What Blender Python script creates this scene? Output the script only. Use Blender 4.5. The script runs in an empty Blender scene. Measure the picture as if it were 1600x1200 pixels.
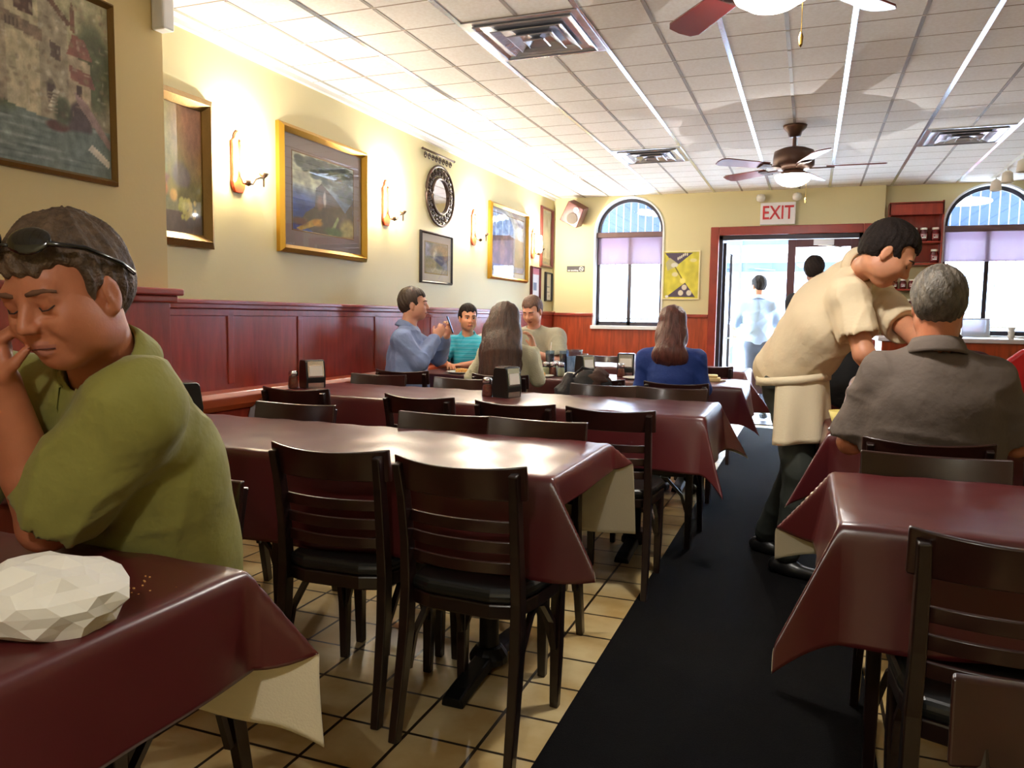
import bpy, bmesh, math, random
import numpy as np
from mathutils import Vector, Matrix
random.seed(7)
PI = math.pi
scene = bpy.context.scene
COL = scene.collection

# ------------------------------------------------------------------ camera
F = 1214.93
CR = np.array([0.9341004272472722, 0.35670992064031515, 0.01464323506755716])
CU = np.array([-0.04480636419862442, 0.0764430808384724, 0.9960666870843654])
CF = np.array([-0.3541874949003196, 0.9310824280957637, -0.0873883890887872])
CAM = np.array([0., 0., 1.26])
cd = bpy.data.cameras.new('camera')
cam = bpy.data.objects.new('camera', cd)
COL.objects.link(cam)
M = Matrix.Identity(4)
for i in range(3):
    M[i][0] = CR[i]; M[i][1] = CU[i]; M[i][2] = -CF[i]; M[i][3] = CAM[i]
cam.matrix_world = M
cd.sensor_width = 36; cd.sensor_fit = 'HORIZONTAL'; cd.lens = F / 1600 * 36
cd.clip_start = 0.05; cd.clip_end = 200
scene.camera = cam

# ------------------------------------------------------------------ world, exposure
w = bpy.data.worlds.new('sky'); scene.world = w; w.use_nodes = True
bg = w.node_tree.nodes['Background']
bg.inputs[0].default_value = (0.66, 0.82, 1.0, 1); bg.inputs[1].default_value = 17
scene.view_settings.view_transform = 'Standard'
scene.view_settings.look = 'None'
scene.view_settings.exposure = 1.35
scene.view_settings.gamma = 1.0
scene.view_settings.use_curve_mapping = False
cy = scene.cycles
cy.use_denoising = True
cy.max_bounces = 8; cy.diffuse_bounces = 4; cy.glossy_bounces = 4; cy.transmission_bounces = 6; cy.transparent_max_bounces = 12
cy.sample_clamp_indirect = 6.0; cy.caustics_reflective = False; cy.caustics_refractive = False

ZC = 2.773; XL = -3.16; YB = 9.73; ZT = .785

def area(name, loc, rot, sx, sy, power=0, color=(1, 1, 1), portal=False):
    l = bpy.data.lights.new(name, 'AREA'); l.shape = 'RECTANGLE'; l.size = sx; l.size_y = sy
    l.energy = power; l.color = color
    if portal: l.cycles.is_portal = True
    o = bpy.data.objects.new(name, l); COL.objects.link(o); o.location = loc; o.rotation_euler = rot
    return o
area('window_daylight_portal', (-2.165, 9.95, 1.95), (-PI/2, 0, 0), .9, 1.65, portal=True)
area('door_daylight_portal', (-.27, 10.0, 1.15), (-PI/2, 0, 0), 1.7, 2.3, portal=True)
area('shop_window_daylight_portal', (1.78, 9.95, 1.9), (-PI/2, 0, 0), .95, 1.7, portal=True)

def point(name, loc, power, color, r=.05, spot=None):
    l = bpy.data.lights.new(name, 'SPOT' if spot else 'POINT')
    if spot: l.spot_size = spot; l.spot_blend = 1.; l.energy = power; l.color = color; l.shadow_soft_size = r
    o = bpy.data.objects.new(name, l); COL.objects.link(o); o.location = loc
    return o
FAN_LIGHT = 30; SCONCE_LIGHT = 75
def ray(px, py):
    return CF + CR * (px - 800) / F - CU * (py - 600) / F
def P(px, py, Y=None, Z=None, X=None):
    d = ray(px, py)
    t = (Z - 1.26) / d[2] if Z is not None else (Y / d[1] if Y is not None else X / d[0])
    return CAM + d * t
def V(*a): return np.array(a, float)

# ------------------------------------------------------------------ materials
def lin(c):
    return tuple((x/255/12.92 if x/255 <= .04045 else ((x/255+.055)/1.055)**2.4) for x in c)
MATS = {}
def mat(name, rgb, rough=.5, metal=0., spec=.5, bump=0., bscale=40., var=0., vscale=6., coat=0., emit=None, estr=0., trans=0., alpha=1., sss=0., stretch=(1, 1, 1), coords='Object', sheen=0.):
    if name in MATS: return MATS[name]
    m = bpy.data.materials.new(name); m.use_nodes = True
    nt = m.node_tree; b = nt.nodes['Principled BSDF']
    c = lin(rgb)
    b.inputs['Base Color'].default_value = (*c, 1); b.inputs['Roughness'].default_value = rough
    b.inputs['Metallic'].default_value = metal; b.inputs['Specular IOR Level'].default_value = spec
    b.inputs['Coat Weight'].default_value = coat; b.inputs['Coat Roughness'].default_value = .15
    b.inputs['Transmission Weight'].default_value = trans; b.inputs['Alpha'].default_value = alpha
    b.inputs['Sheen Weight'].default_value = sheen
    if sss: b.inputs['Subsurface Weight'].default_value = sss; b.inputs['Subsurface Scale'].default_value = .01
    if emit: b.inputs['Emission Color'].default_value = (*lin(emit), 1); b.inputs['Emission Strength'].default_value = estr
    if bump or var:
        tc = nt.nodes.new('ShaderNodeTexCoord'); mp = nt.nodes.new('ShaderNodeMapping')
        mp.inputs['Scale'].default_value = stretch
        nt.links.new(tc.outputs[coords], mp.inputs[0])
    if var:
        n = nt.nodes.new('ShaderNodeTexNoise'); n.inputs['Scale'].default_value = vscale; n.inputs['Detail'].default_value = 5
        nt.links.new(mp.outputs[0], n.inputs[0])
        r = nt.nodes.new('ShaderNodeValToRGB')
        r.color_ramp.elements[0].position = .3; r.color_ramp.elements[1].position = .7
        r.color_ramp.elements[0].color = (*[max(0, x*(1-var)) for x in c], 1)
        r.color_ramp.elements[1].color = (*[min(1, x*(1+var)) for x in c], 1)
        nt.links.new(n.outputs[0], r.inputs[0]); nt.links.new(r.outputs[0], b.inputs['Base Color'])
    if bump:
        n2 = nt.nodes.new('ShaderNodeTexNoise'); n2.inputs['Scale'].default_value = bscale; n2.inputs['Detail'].default_value = 4
        nt.links.new(mp.outputs[0], n2.inputs[0])
        bp = nt.nodes.new('ShaderNodeBump'); bp.inputs['Strength'].default_value = bump; bp.inputs['Distance'].default_value = .01
        nt.links.new(n2.outputs[0], bp.inputs['Height']); nt.links.new(bp.outputs[0], b.inputs['Normal'])
    MATS[name] = m
    return m
def attr_mat(name, rough=.6, coat=0.):
    if name in MATS: return MATS[name]
    m = bpy.data.materials.new(name); m.use_nodes = True; nt = m.node_tree; b = nt.nodes['Principled BSDF']
    a = nt.nodes.new('ShaderNodeVertexColor'); a.layer_name = 'paint'
    n = nt.nodes.new('ShaderNodeTexNoise'); n.inputs['Scale'].default_value = 60
    mx = nt.nodes.new('ShaderNodeMixRGB'); mx.blend_type = 'OVERLAY'; mx.inputs[0].default_value = .25
    nt.links.new(a.outputs[0], mx.inputs[1]); nt.links.new(n.outputs[0], mx.inputs[2]); nt.links.new(mx.outputs[0], b.inputs['Base Color'])
    b.inputs['Roughness'].default_value = rough; b.inputs['Coat Weight'].default_value = coat; b.inputs['Coat Roughness'].default_value = .03
    MATS[name] = m
    return m
def grid_nodes(m, sx, ox, sy, oy, wx, wy, col_line, col_a, col_b, rough_line=.9, mottled=3.):
    """tiles: lines every sx (offset ox) and sy (offset oy) in world metres"""
    nt = m.node_tree; b = nt.nodes['Principled BSDF']
    g = nt.nodes.new('ShaderNodeNewGeometry'); s = nt.nodes.new('ShaderNodeSeparateXYZ'); nt.links.new(g.outputs['Position'], s.inputs[0])
    def line(sock, sp, of, wd):
        a = nt.nodes.new('ShaderNodeMath'); a.operation = 'SUBTRACT'; a.inputs[1].default_value = of; nt.links.new(sock, a.inputs[0])
        d = nt.nodes.new('ShaderNodeMath'); d.operation = 'PINGPONG'; d.inputs[1].default_value = sp/2; nt.links.new(a.outputs[0], d.inputs[0])
        l = nt.nodes.new('ShaderNodeMath'); l.operation = 'LESS_THAN'; l.inputs[1].default_value = wd/2; nt.links.new(d.outputs[0], l.inputs[0])
        return l.outputs[0]
    a = line(s.outputs[0], sx, ox, wx); c = line(s.outputs[1], sy, oy, wy)
    mx = nt.nodes.new('ShaderNodeMath'); mx.operation = 'MAXIMUM'; nt.links.new(a, mx.inputs[0]); nt.links.new(c, mx.inputs[1])
    n = nt.nodes.new('ShaderNodeTexNoise'); n.inputs['Scale'].default_value = mottled; n.inputs['Detail'].default_value = 6; nt.links.new(g.outputs['Position'], n.inputs[0])
    r = nt.nodes.new('ShaderNodeValToRGB'); r.color_ramp.elements[0].position = .35; r.color_ramp.elements[1].position = .65
    r.color_ramp.elements[0].color = (*lin(col_a), 1); r.color_ramp.elements[1].color = (*lin(col_b), 1); nt.links.new(n.outputs[0], r.inputs[0])
    mix = nt.nodes.new('ShaderNodeMixRGB'); nt.links.new(mx.outputs[0], mix.inputs[0]); nt.links.new(r.outputs[0], mix.inputs[1]); mix.inputs[2].default_value = (*lin(col_line), 1)
    nt.links.new(mix.outputs[0], b.inputs['Base Color'])
    inv = nt.nodes.new('ShaderNodeMath'); inv.operation = 'SUBTRACT'; inv.inputs[0].default_value = 1; nt.links.new(mx.outputs[0], inv.inputs[1])
    bp = nt.nodes.new('ShaderNodeBump'); bp.inputs['Strength'].default_value = .6; bp.inputs['Distance'].default_value = .004
    nt.links.new(inv.outputs[0], bp.inputs['Height']); nt.links.new(bp.outputs[0], b.inputs['Normal'])

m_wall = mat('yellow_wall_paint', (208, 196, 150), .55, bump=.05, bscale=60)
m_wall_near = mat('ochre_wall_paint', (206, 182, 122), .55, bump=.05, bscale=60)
m_red = mat('red_stained_wood', (146, 52, 36), .28, var=.25, vscale=5, stretch=(6, 6, .8), bump=.05, bscale=30, coat=.3)
m_orange = mat('orange_stained_wood', (158, 62, 26), .32, var=.3, vscale=5, stretch=(7, 1, .8), bump=.05, bscale=30, coat=.2)
m_trimred = mat('red_wood_trim', (140, 48, 32), .3, coat=.3, var=.15, vscale=8)
m_dark = mat('dark_brown_wood', (27, 12, 11), .3, var=.25, vscale=8, coat=.25, stretch=(1, 1, 5))
m_dark2 = mat('reddish_brown_wood', (42, 18, 15), .28, var=.25, vscale=8, coat=.3)
m_vinyl = mat('black_vinyl', (20, 22, 22), .35)
m_burg = mat('burgundy_vinyl_cloth', (80, 23, 27), .30, bump=.05, bscale=8, spec=.8)
m_felt = mat('white_felt_backing', (225, 214, 188), .9, bump=.15, bscale=200)
m_chrome = mat('chrome', (205, 205, 210), .16, metal=1)
m_steel = mat('brushed_steel', (170, 165, 165), .35, metal=1)
m_black = mat('black_plastic', (18, 18, 18), .35)
m_iron = mat('black_iron', (24, 23, 23), .45, metal=.6)
m_bronze = mat('dark_bronze', (74, 58, 48), .4, metal=.7)
m_gold = mat('gold_frame', (176, 132, 44), .3, metal=.8, bump=.1, bscale=60)
m_oldgold = mat('old_gold_frame', (128, 98, 48), .4, metal=.6, bump=.15, bscale=60)
m_blackframe = mat('black_frame', (30, 26, 28), .35)
m_white = mat('white_paint', (232, 230, 224), .5)
m_alum = mat('dark_aluminium', (58, 54, 60), .35, metal=.6)
m_carpet = mat('black_carpet', (12, 11, 12), .95, bump=.3, bscale=300, spec=.1)
m_paper = mat('white_paper', (238, 234, 224), .8, bump=.05, bscale=30)

def glass(name, rgb=(255, 255, 255), rough=0., tint=.06):
    """thin clear glass: mostly transparent with a mirror sheen"""
    if name in MATS: return MATS[name]
    m = bpy.data.materials.new(name); m.use_nodes = True; nt = m.node_tree
    for n in list(nt.nodes):
        if n.type != 'OUTPUT_MATERIAL': nt.nodes.remove(n)
    out = nt.nodes[0]
    t = nt.nodes.new('ShaderNodeBsdfTransparent'); t.inputs[0].default_value = (*lin(rgb), 1)
    g = nt.nodes.new('ShaderNodeBsdfGlossy'); g.inputs['Roughness'].default_value = rough
    lw = nt.nodes.new('ShaderNodeLayerWeight'); lw.inputs[0].default_value = .5
    pw = nt.nodes.new('ShaderNodeMath'); pw.operation = 'POWER'; pw.inputs[1].default_value = 5; nt.links.new(lw.outputs['Facing'], pw.inputs[0])
    f = nt.nodes.new('ShaderNodeMath'); f.operation = 'MULTIPLY_ADD'; f.inputs[1].default_value = .93; f.inputs[2].default_value = tint; nt.links.new(pw.outputs[0], f.inputs[0])
    mx = nt.nodes.new('ShaderNodeMixShader'); nt.links.new(f.outputs[0], mx.inputs[0])
    nt.links.new(t.outputs[0], mx.inputs[1]); nt.links.new(g.outputs[0], mx.inputs[2]); nt.links.new(mx.outputs[0], out.inputs[0])
    MATS[name] = m
    return m
m_glass = glass('clear_glass')
m_glassware = glass('tumbler_glass', (215, 228, 240))

def translucent(name, rgb, amount=.6, see=0.):
    m = bpy.data.materials.new(name); m.use_nodes = True; nt = m.node_tree
    for n in list(nt.nodes):
        if n.type != 'OUTPUT_MATERIAL': nt.nodes.remove(n)
    out = nt.nodes[0]
    t = nt.nodes.new('ShaderNodeBsdfTranslucent'); t.inputs[0].default_value = (*lin(rgb), 1)
    d = nt.nodes.new('ShaderNodeBsdfDiffuse'); d.inputs[0].default_value = (*lin(rgb), 1)
    mx = nt.nodes.new('ShaderNodeMixShader'); mx.inputs[0].default_value = amount
    nt.links.new(d.outputs[0], mx.inputs[1]); nt.links.new(t.outputs[0], mx.inputs[2])
    tr = nt.nodes.new('ShaderNodeBsdfTransparent'); m2 = nt.nodes.new('ShaderNodeMixShader'); m2.inputs[0].default_value = see
    nt.links.new(mx.outputs[0], m2.inputs[1]); nt.links.new(tr.outputs[0], m2.inputs[2]); nt.links.new(m2.outputs[0], out.inputs[0])
    return m
m_shade = translucent('roller_shade_fabric', (176, 158, 176), .5, .10)
m_awning = translucent('blue_awning_fabric', (84, 100, 128), .5)

# ------------------------------------------------------------------ mesh helpers
class MB:
    def __init__(s): s.v = []; s.f = []; s.mi = []; s.cur = 0
    def add(s, vs, fs):
        n = len(s.v); s.v += [tuple(map(float, p)) for p in vs]; s.f += [tuple(i+n for i in f) for f in fs]; s.mi += [s.cur]*len(fs); return s
    def box(s, lo, hi, R=None, c=None):
        x0, y0, z0 = lo; x1, y1, z1 = hi
        vs = [(x0, y0, z0), (x1, y0, z0), (x1, y1, z0), (x0, y1, z0), (x0, y0, z1), (x1, y0, z1), (x1, y1, z1), (x0, y1, z1)]
        if R is not None:
            R = np.array(R); c = np.array(c if c is not None else (0, 0, 0)); vs = [tuple(R @ np.array(p) + c) for p in vs]
        return s.add(vs, [(0, 3, 2, 1), (4, 5, 6, 7), (0, 1, 5, 4), (1, 2, 6, 5), (2, 3, 7, 6), (3, 0, 4, 7)])
    def bar(s, a, b, w, h, up=(0, 0, 1)):
        a = np.array(a, float); b = np.array(b, float); d = b-a; L = np.linalg.norm(d); d /= L
        u = np.array(up, float); r = np.cross(d, u)
        if np.linalg.norm(r) < 1e-3: r = np.cross(d, (1, 0, 0))
        r /= np.linalg.norm(r); u = np.cross(r, d)
        return s.box((-w/2, 0, -h/2), (w/2, L, h/2), np.stack([r, d, u], 1), a)
    def sweep(s, path, prof, up=(0, 0, 1), cap=True, scales=None):
        """profile points (side, up) swept along a path"""
        path = [np.array(p, float) for p in path]; n = len(path); m = len(prof); vs = []
        for i, p in enumerate(path):
            d = path[min(i+1, n-1)]-path[max(i-1, 0)]; d /= np.linalg.norm(d)
            r = np.cross(d, up)
            if np.linalg.norm(r) < 1e-4: r = np.cross(d, (0, 1, 0))
            r /= np.linalg.norm(r); u = np.cross(r, d); k = scales[i] if scales else 1
            for a, b in prof: vs.append(p+r*a*k+u*b*k)
        fs = [(i*m+j, i*m+(j+1) % m, (i+1)*m+(j+1) % m, (i+1)*m+j) for i in range(n-1) for j in range(m)]
        if cap: fs += [tuple(range(m))[::-1], tuple((n-1)*m+j for j in range(m))]
        return s.add(vs, fs)
    def tube(s, path, r, n=10, radii=None, up=(0, 0, 1)):
        prof = [(math.cos(2*PI*k/n)*r, math.sin(2*PI*k/n)*r) for k in range(n)]
        return s.sweep(path, prof, up, True, [x/r for x in radii] if radii else None)
    def lathe(s, prof, c=(0, 0, 0), n=24, sq=(1, 1), cap=True):
        m = len(prof); vs = [(c[0]+r*math.cos(2*PI*k/n)*sq[0], c[1]+r*math.sin(2*PI*k/n)*sq[1], c[2]+z) for r, z in prof for k in range(n)]
        fs = [(i*n+k, i*n+(k+1) % n, (i+1)*n+(k+1) % n, (i+1)*n+k) for i in range(m-1) for k in range(n)]
        if cap: fs += [tuple(range(n))[::-1], tuple((m-1)*n+k for k in range(n))]
        return s.add(vs, fs)
    def prism(s, poly, o, ex, ey, ez, t):
        """poly in (ex, ey) plane at origin o, thickness t along ez"""
        o, ex, ey, ez = [np.array(q, float) for q in (o, ex, ey, ez)]; n = len(poly)
        vs = [o+ex*a+ey*b for a, b in poly]+[o+ex*a+ey*b+ez*t for a, b in poly]
        return s.add(vs, [tuple(range(n))[::-1], tuple(range(n, 2*n))]+[(i, (i+1) % n, n+(i+1) % n, n+i) for i in range(n)])
    def build(s, name, m, parent=None, smooth=False, bevel=0., seg=2, loc=None, rz=0., wn=False):
        me = bpy.data.meshes.new(name); me.from_pydata(s.v, [], s.f)
        ms = m if isinstance(m, (list, tuple)) else [m]
        for k in ms: me.materials.append(k)
        if len(ms) > 1: me.polygons.foreach_set('material_index', s.mi)
        bm = bmesh.new(); bm.from_mesh(me)
        bmesh.ops.recalc_face_normals(bm, faces=bm.faces); bm.to_mesh(me); bm.free()
        if smooth: me.polygons.foreach_set('use_smooth', [True]*len(me.polygons))
        me.update()
        o = bpy.data.objects.new(name, me); COL.objects.link(o)
        if loc is not None: o.location = tuple(map(float, loc))
        o.rotation_euler.z = rz
        if parent: o.parent = parent
        if bevel:
            b = o.modifiers.new('bevel', 'BEVEL'); b.width = bevel; b.segments = seg; b.limit_method = 'ANGLE'; b.angle_limit = .6
            if wn:
                me.polygons.foreach_set('use_smooth', [True]*len(me.polygons)); q = o.modifiers.new('normals', 'WEIGHTED_NORMAL'); q.weight = 90
        return o
def tag(o, label=None, cat=None, group=None, kind=None):
    if label: o['label'] = label
    if cat: o['category'] = cat
    if group: o['group'] = group
    if kind: o['kind'] = kind
    return o
def struct(o): o['kind'] = 'structure'; return o
def empty(name, loc=(0, 0, 0), rz=0.):
    o = bpy.data.objects.new(name, None); COL.objects.link(o); o.location = tuple(map(float, loc)); o.rotation_euler.z = rz; o.empty_display_size = .1
    return o
def kids(o): return [c for c in bpy.data.objects if c.parent == o]
def copy_tree(o, parent=None):
    c = o.copy(); COL.objects.link(c)
    for k in ('label', 'group', 'category'):
        pass
    c.parent = parent
    for ch in kids(o): copy_tree(ch, c)
    return c
def D(px, py, d): return CAM + ray(px, py)*d
def smoothstep(a, b, x): t = np.clip((x-a)/(b-a), 0, 1); return t*t*(3-2*t)

# ================================================================== THE ROOM
mf = mat('beige_floor_tile', (186, 164, 118), .3, spec=.5)
grid_nodes(mf, .2264, -1.5332, .2264, 1.542, .011, .011, (38, 28, 18), (176, 146, 92), (204, 184, 138), mottled=5)
struct(MB().box((-3.2, -1.5, -.1), (3.4, YB+.15, 0)).build('floor', mf))
mc = mat('white_ceiling_tile', (226, 220, 214), .8, spec=.3)
grid_nodes(mc, 50., 25.17, .32004, 4.453, .001, .010, (150, 130, 110), (236, 230, 224), (244, 240, 236), mottled=60)
struct(MB().box((-3.3, -1.5, ZC), (3.4, YB+.15, ZC+.1)).build('ceiling', mc))
m_teebright = mat('glossy_white_tee_bar', (214, 222, 236), .22, metal=.85, spec=.8)
m_teedull = mat('grey_grooved_tee_bar', (150, 138, 130), .6)
k = 1
for i in range(-7, 13):
    x = -.8174+i*.32004
    if x < XL+.05: continue
    b = MB()
    if i % 2: b.box((x-.014, -1.5, ZC-.004), (x+.014, YB, ZC))
    else:
        for j in range(-20, 18):
            y = 4.453+j*.32004
            if y > YB-.1: break
            b.box((x-.010, y+.012, ZC-.0025), (x+.010, min(y+.308, YB), ZC))
    struct(b.build('trim_%d' % k, m_teebright if i % 2 else m_teedull)); k += 1
struct(MB().box((XL, 3.05, ZC-.03), (XL+.03, YB, ZC)).build('trim_%d' % k, m_white)); k += 1

# left wall, pillar, wainscot
struct(MB().box((XL-.1, 3.0, 0), (XL, YB+.15, ZC)).box((XL-.1, -1.5, 0), (-3.0, 3.03, ZC)).build('wall_left', m_wall))
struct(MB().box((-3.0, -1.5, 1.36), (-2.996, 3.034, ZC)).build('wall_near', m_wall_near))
wb = MB()
wb.box((XL, 3.03, .0), (XL+.016, YB, 1.305))
for y in [3.62, 4.28, 5.25, 6.2, 7.15, 8.1, 9.05]: wb.box((XL+.016, y, .84), (XL+.024, y+.05, 1.25))
wb.box((XL+.016, 3.10, 1.235), (XL+.024, YB, 1.275))
struct(wb.build('wall_left_wainscot', m_red, bevel=.004))
struct(MB().box((-2.996, -1.5, 0), (-2.985, 3.034, 1.33)).box((-2.985, 2.35, .3), (-2.979, 2.39, 1.3)).build('wall_near_wainscot', m_red, bevel=.003))
struct(MB().box((XL, 3.03, 1.275), (XL+.04, YB, 1.325)).box((XL, 3.03, 1.30), (XL+.05, YB, 1.325)).build('trim_%d' % k, m_trimred, bevel=.006)); k += 1
struct(MB().box((-3.0, -1.5, 1.30), (-2.955, 3.06, 1.335)).box((-3.0, -1.5, 1.335), (-2.935, 3.08, 1.37)).build('trim_%d' % k, m_trimred, bevel=.008)); k += 1
# bench like ledge along the wall
lb = MB()
lb.sweep([(XL+.016, 3.05, 0), (XL+.016, 9.6, 0)], [(0, .70), (.075, .70), (.09, .73), (.09, .775), (.07, .80), (0, .812)])
struct(lb.build('trim_%d' % k, mat('orange_brown_ledge', (158, 70, 34), .3, coat=.3), bevel=.004)); k += 1
struct(MB().box((XL+.016, 3.05, 0), (XL+.07, 9.6, .70)).build('baseboard_left', m_red))

# back wall with arched windows and door opening
def arch(xc, hw, zs, zt, z0, n=20):
    return [(xc-hw, z0), (xc+hw, z0)] + [(xc+hw*math.cos(PI*i/n), zs+(zt-zs)*math.sin(PI*i/n)) for i in range(n+1)]
def wall_with_holes(x0, x1, z1, holes, y0, y1, name, m):
    bm = bmesh.new()
    import mathutils.geometry as G
    loops = [[Vector((x0, z0_, 0)) for z0_ in ()]]
    outer = [Vector((x0, 0, 0)), Vector((x1, 0, 0)), Vector((x1, z1, 0)), Vector((x0, z1, 0))]
    loops = [outer]+[[Vector((a, b, 0)) for a, b in h] for h in holes]
    tris = G.tessellate_polygon(loops); flat = [p for l in loops for p in l]
    b = MB(); n = len(flat)
    vs = [(p.x, y0, p.y) for p in flat]+[(p.x, y1, p.y) for p in flat]
    fs = [tuple(t) for t in tris]+[tuple(n+i for i in t[::-1]) for t in tris]
    k0 = 0
    for l in loops:
        m_ = len(l)
        fs += [(k0+i, k0+(i+1) % m_, n+k0+(i+1) % m_, n+k0+i) for i in range(m_)]; k0 += m_
    b.add(vs, fs)
    return struct(b.build(name, m))
WL = (-2.165, .432, 2.34, 2.755, 1.135); WR = (1.785, .45, 2.33, 2.755, 1.10)
wall_with_holes(XL, .73, ZC, [arch(*WL), [(-1.07, .01), (.53, .01), (.53, 2.26), (-1.07, 2.26)]], YB, YB+.22, 'wall_back', m_wall)
wall_with_holes(.73, 3.4, ZC, [arch(*WR)], YB+.08, YB+.26, 'wall_back_recess', m_wall)
struct(MB().box((3.3, -1.5, 0), (3.4, YB+.2, ZC)).build('wall_right', m_wall))
struct(MB().box((-3.2, -1.6, 0), (3.4, -1.5, ZC)).build('wall_front', m_wall))
wbk = MB()
for a, b_ in ((XL+.02, -2.61), (-1.72, -1.16)): wbk.box((a, YB-.015, 0), (b_, YB, 1.29))
wbk.box((-2.61, YB-.015, 0), (-1.72, YB, 1.11))
struct(wbk.build('wall_back_wainscot', m_orange))
struct(MB().box((.63, YB-.015, 0), (.73, YB, 1.30)).build('wall_back_wainscot.001', m_red))
tb = MB()
for a, b_ in ((XL+.02, -2.60), (-1.73, -1.16)): tb.box((a, YB-.04, 1.27), (b_, YB, 1.31))
tb.box((.63, YB-.04, 1.27), (.73, YB, 1.31))
struct(tb.build('trim_%d' % k, m_trimred, bevel=.006)); k += 1
# door trim, red wood
dt = MB()
dt.box((-1.16, YB-.035, 0), (-1.06, YB+.005, 2.355)).box((.52, YB-.035, 0), (.615, YB+.005, 2.355)).box((-1.06, YB-.035, 2.255), (.52, YB+.005, 2.355))
struct(dt.build('trim_%d' % k, m_trimred, bevel=.008)); k += 1

def arch_strip(xc, hw, zs, zt, z0, t, y0, y1, n=24, full=True):
    """frame band following the arch outline"""
    b = MB(); pts = [(xc-hw, z0)]+[(xc-hw*math.cos(PI*i/n), zs+(zt-zs)*math.sin(PI*i/n)) for i in range(n+1)]+[(xc+hw, z0)]
    inn = [(xc-hw+t, z0)]+[(xc-(hw-t)*math.cos(PI*i/n), zs+(zt-t-zs)*math.sin(PI*i/n)) for i in range(n+1)]+[(xc+hw-t, z0)]
    for i in range(len(pts)-1):
        q = [pts[i], pts[i+1], inn[i+1], inn[i]]
        b.add([(x, y0, z) for x, z in q]+[(x, y1, z) for x, z in q], [(0, 1, 2, 3), (7, 6, 5, 4), (0, 4, 5, 1), (1, 5, 6, 2), (2, 6, 7, 3), (3, 7, 4, 0)])
    return b
m_whiteblue = mat('white_window_reveal', (224, 226, 230), .4)
def window(n, W, dy):
    xc, hw, zs, zt, z0 = W; y = YB+dy
    b = arch_strip(xc, hw+.012, zs, zt+.012, z0, .02, y-.012, y+.10)
    root = struct(b.build('window_%d' % n, m_whiteblue))
    fb = arch_strip(xc, hw-.008, zs, zt-.008, z0+.02, .04, y+.10, y+.14)
    fb.box((xc-.022, y+.10, z0+.02), (xc+.022, y+.14, zs-.06)).box((xc-hw, y+.10, z0+.02), (xc+hw, y+.14, z0+.07))
    fb.build('window_frame', m_alum, root)
    MB().box((xc-hw, y+.04, zs-.075), (xc+hw, y+.15, zs-.01)).build('transom', mat('brown_transom', (100, 72, 70), .5), root, bevel=.005)
    MB().box((xc-hw-.03, y-.05, z0-.025), (xc+hw+.03, y+.14, z0+.02)).build('window_sill', m_whiteblue, root, bevel=.005)
    MB().prism(arch(xc, hw-.01, zs, zt-.01, z0+.02), (0, y+.12, 0), (1, 0, 0), (0, 0, 1), (0, 1, 0), .004).build('pane', m_glass, root)
    MB().box((xc-hw+.02, y+.085, 1.94), (xc+hw-.02, y+.087, zs-.07)).box((xc-hw+.02, y+.08, 1.93), (xc+hw-.02, y+.092, 1.945)).build('roller_shade', m_shade, root)
    sb = MB()
    for i in range(8):
        x = xc-hw+.10+i*.095
        zt_ = zs+(zt-zs)*math.sqrt(max(0, 1-((x-xc)/hw)**2))
        sb.tube([(x, y+.30, z0-.1), (x, y+.30, zt_+.05)], .006, 6)
    sb.box((xc-hw-.1, y+.29, z0+.10), (xc+hw+.1, y+.31, z0+.12)).box((xc-hw-.1, y+.29, 2.29), (xc+hw+.1, y+.31, 2.31))
    sb.build('security_bars', mat('white_iron', (190, 185, 195), .5), root)
    return root
window(1, WL, 0); window(2, WR, .08)

# door: dark metal frame, closed right leaf, open left leaf
root = struct(MB().box((-1.07, YB+.05, 0), (-1.02, YB+.15, 2.26)).box((.48, YB+.05, 0), (.53, YB+.15, 2.26)).box((-1.07, YB+.05, 2.205), (.53, YB+.15, 2.26)).build('door_1', m_alum, bevel=.004))
df = MB()
df.box((-.28, YB+.07, .02), (-.19, YB+.12, 2.20)).box((.40, YB+.07, .02), (.48, YB+.12, 2.20)).box((-.19, YB+.07, 2.11), (.40, YB+.12, 2.20)).box((-.19, YB+.07, .02), (.40, YB+.12, .25))
leaf = struct(df.build('door_2', mat('brown_aluminium', (84, 52, 56), .4, metal=.4), bevel=.004))
MB().box((-.19, YB+.09, .25), (.40, YB+.096, 2.11)).build('pane', m_glass, leaf)
MB().box((-.15, YB+.02, 1.0), (-.13, YB+.07, 1.04)).tube([(-.22, YB+.03, .9), (-.22, YB+.03, 1.3)], .012, 8).build('door_handle', m_steel, leaf)
MB().box((.0, YB+.02, 2.13), (.22, YB+.07, 2.19)).bar((.05, YB+.03, 2.13), (.2, YB-.03, 2.11), .02, .012).bar((.2, YB-.03, 2.11), (.3, YB+.06, 2.10), .02, .012).build('door_closer', m_steel, leaf)
ol = MB()
xo = -1.005
ol.box((xo-.02, YB+.14, .02), (xo+.02, YB+.22, 2.18)).box((xo-.02, YB+.96, .02), (xo+.02, YB+1.05, 2.18)).box((xo-.02, YB+.22, 2.1), (xo+.02, YB+.96, 2.18)).box((xo-.02, YB+.22, .02), (xo+.02, YB+.96, .25))
leaf2 = struct(ol.build('door_3', m_alum, bevel=.004))
MB().box((xo-.003, YB+.22, .25), (xo+.003, YB+.96, 2.1)).build('pane', m_glass, leaf2)
MB().tube([(xo+.05, YB+.85, .9), (xo+.05, YB+.85, 1.25)], .012, 8).box((xo, YB+.84, 1.0), (xo+.05, YB+.86, 1.02)).build('door_handle', m_steel, leaf2)
MB().box((-.9, YB-.05, 0), (.4, YB+.3, .012)).build('door_sill_plate', m_alum)['kind'] = 'structure'

# carpet runner (its own thing)
tag(MB().box((-.67, -1.3, 0), (.235, 9.4, .008)).build('carpet_runner', m_carpet), 'long black carpet runner down the aisle between the tables', 'carpet')

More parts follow.
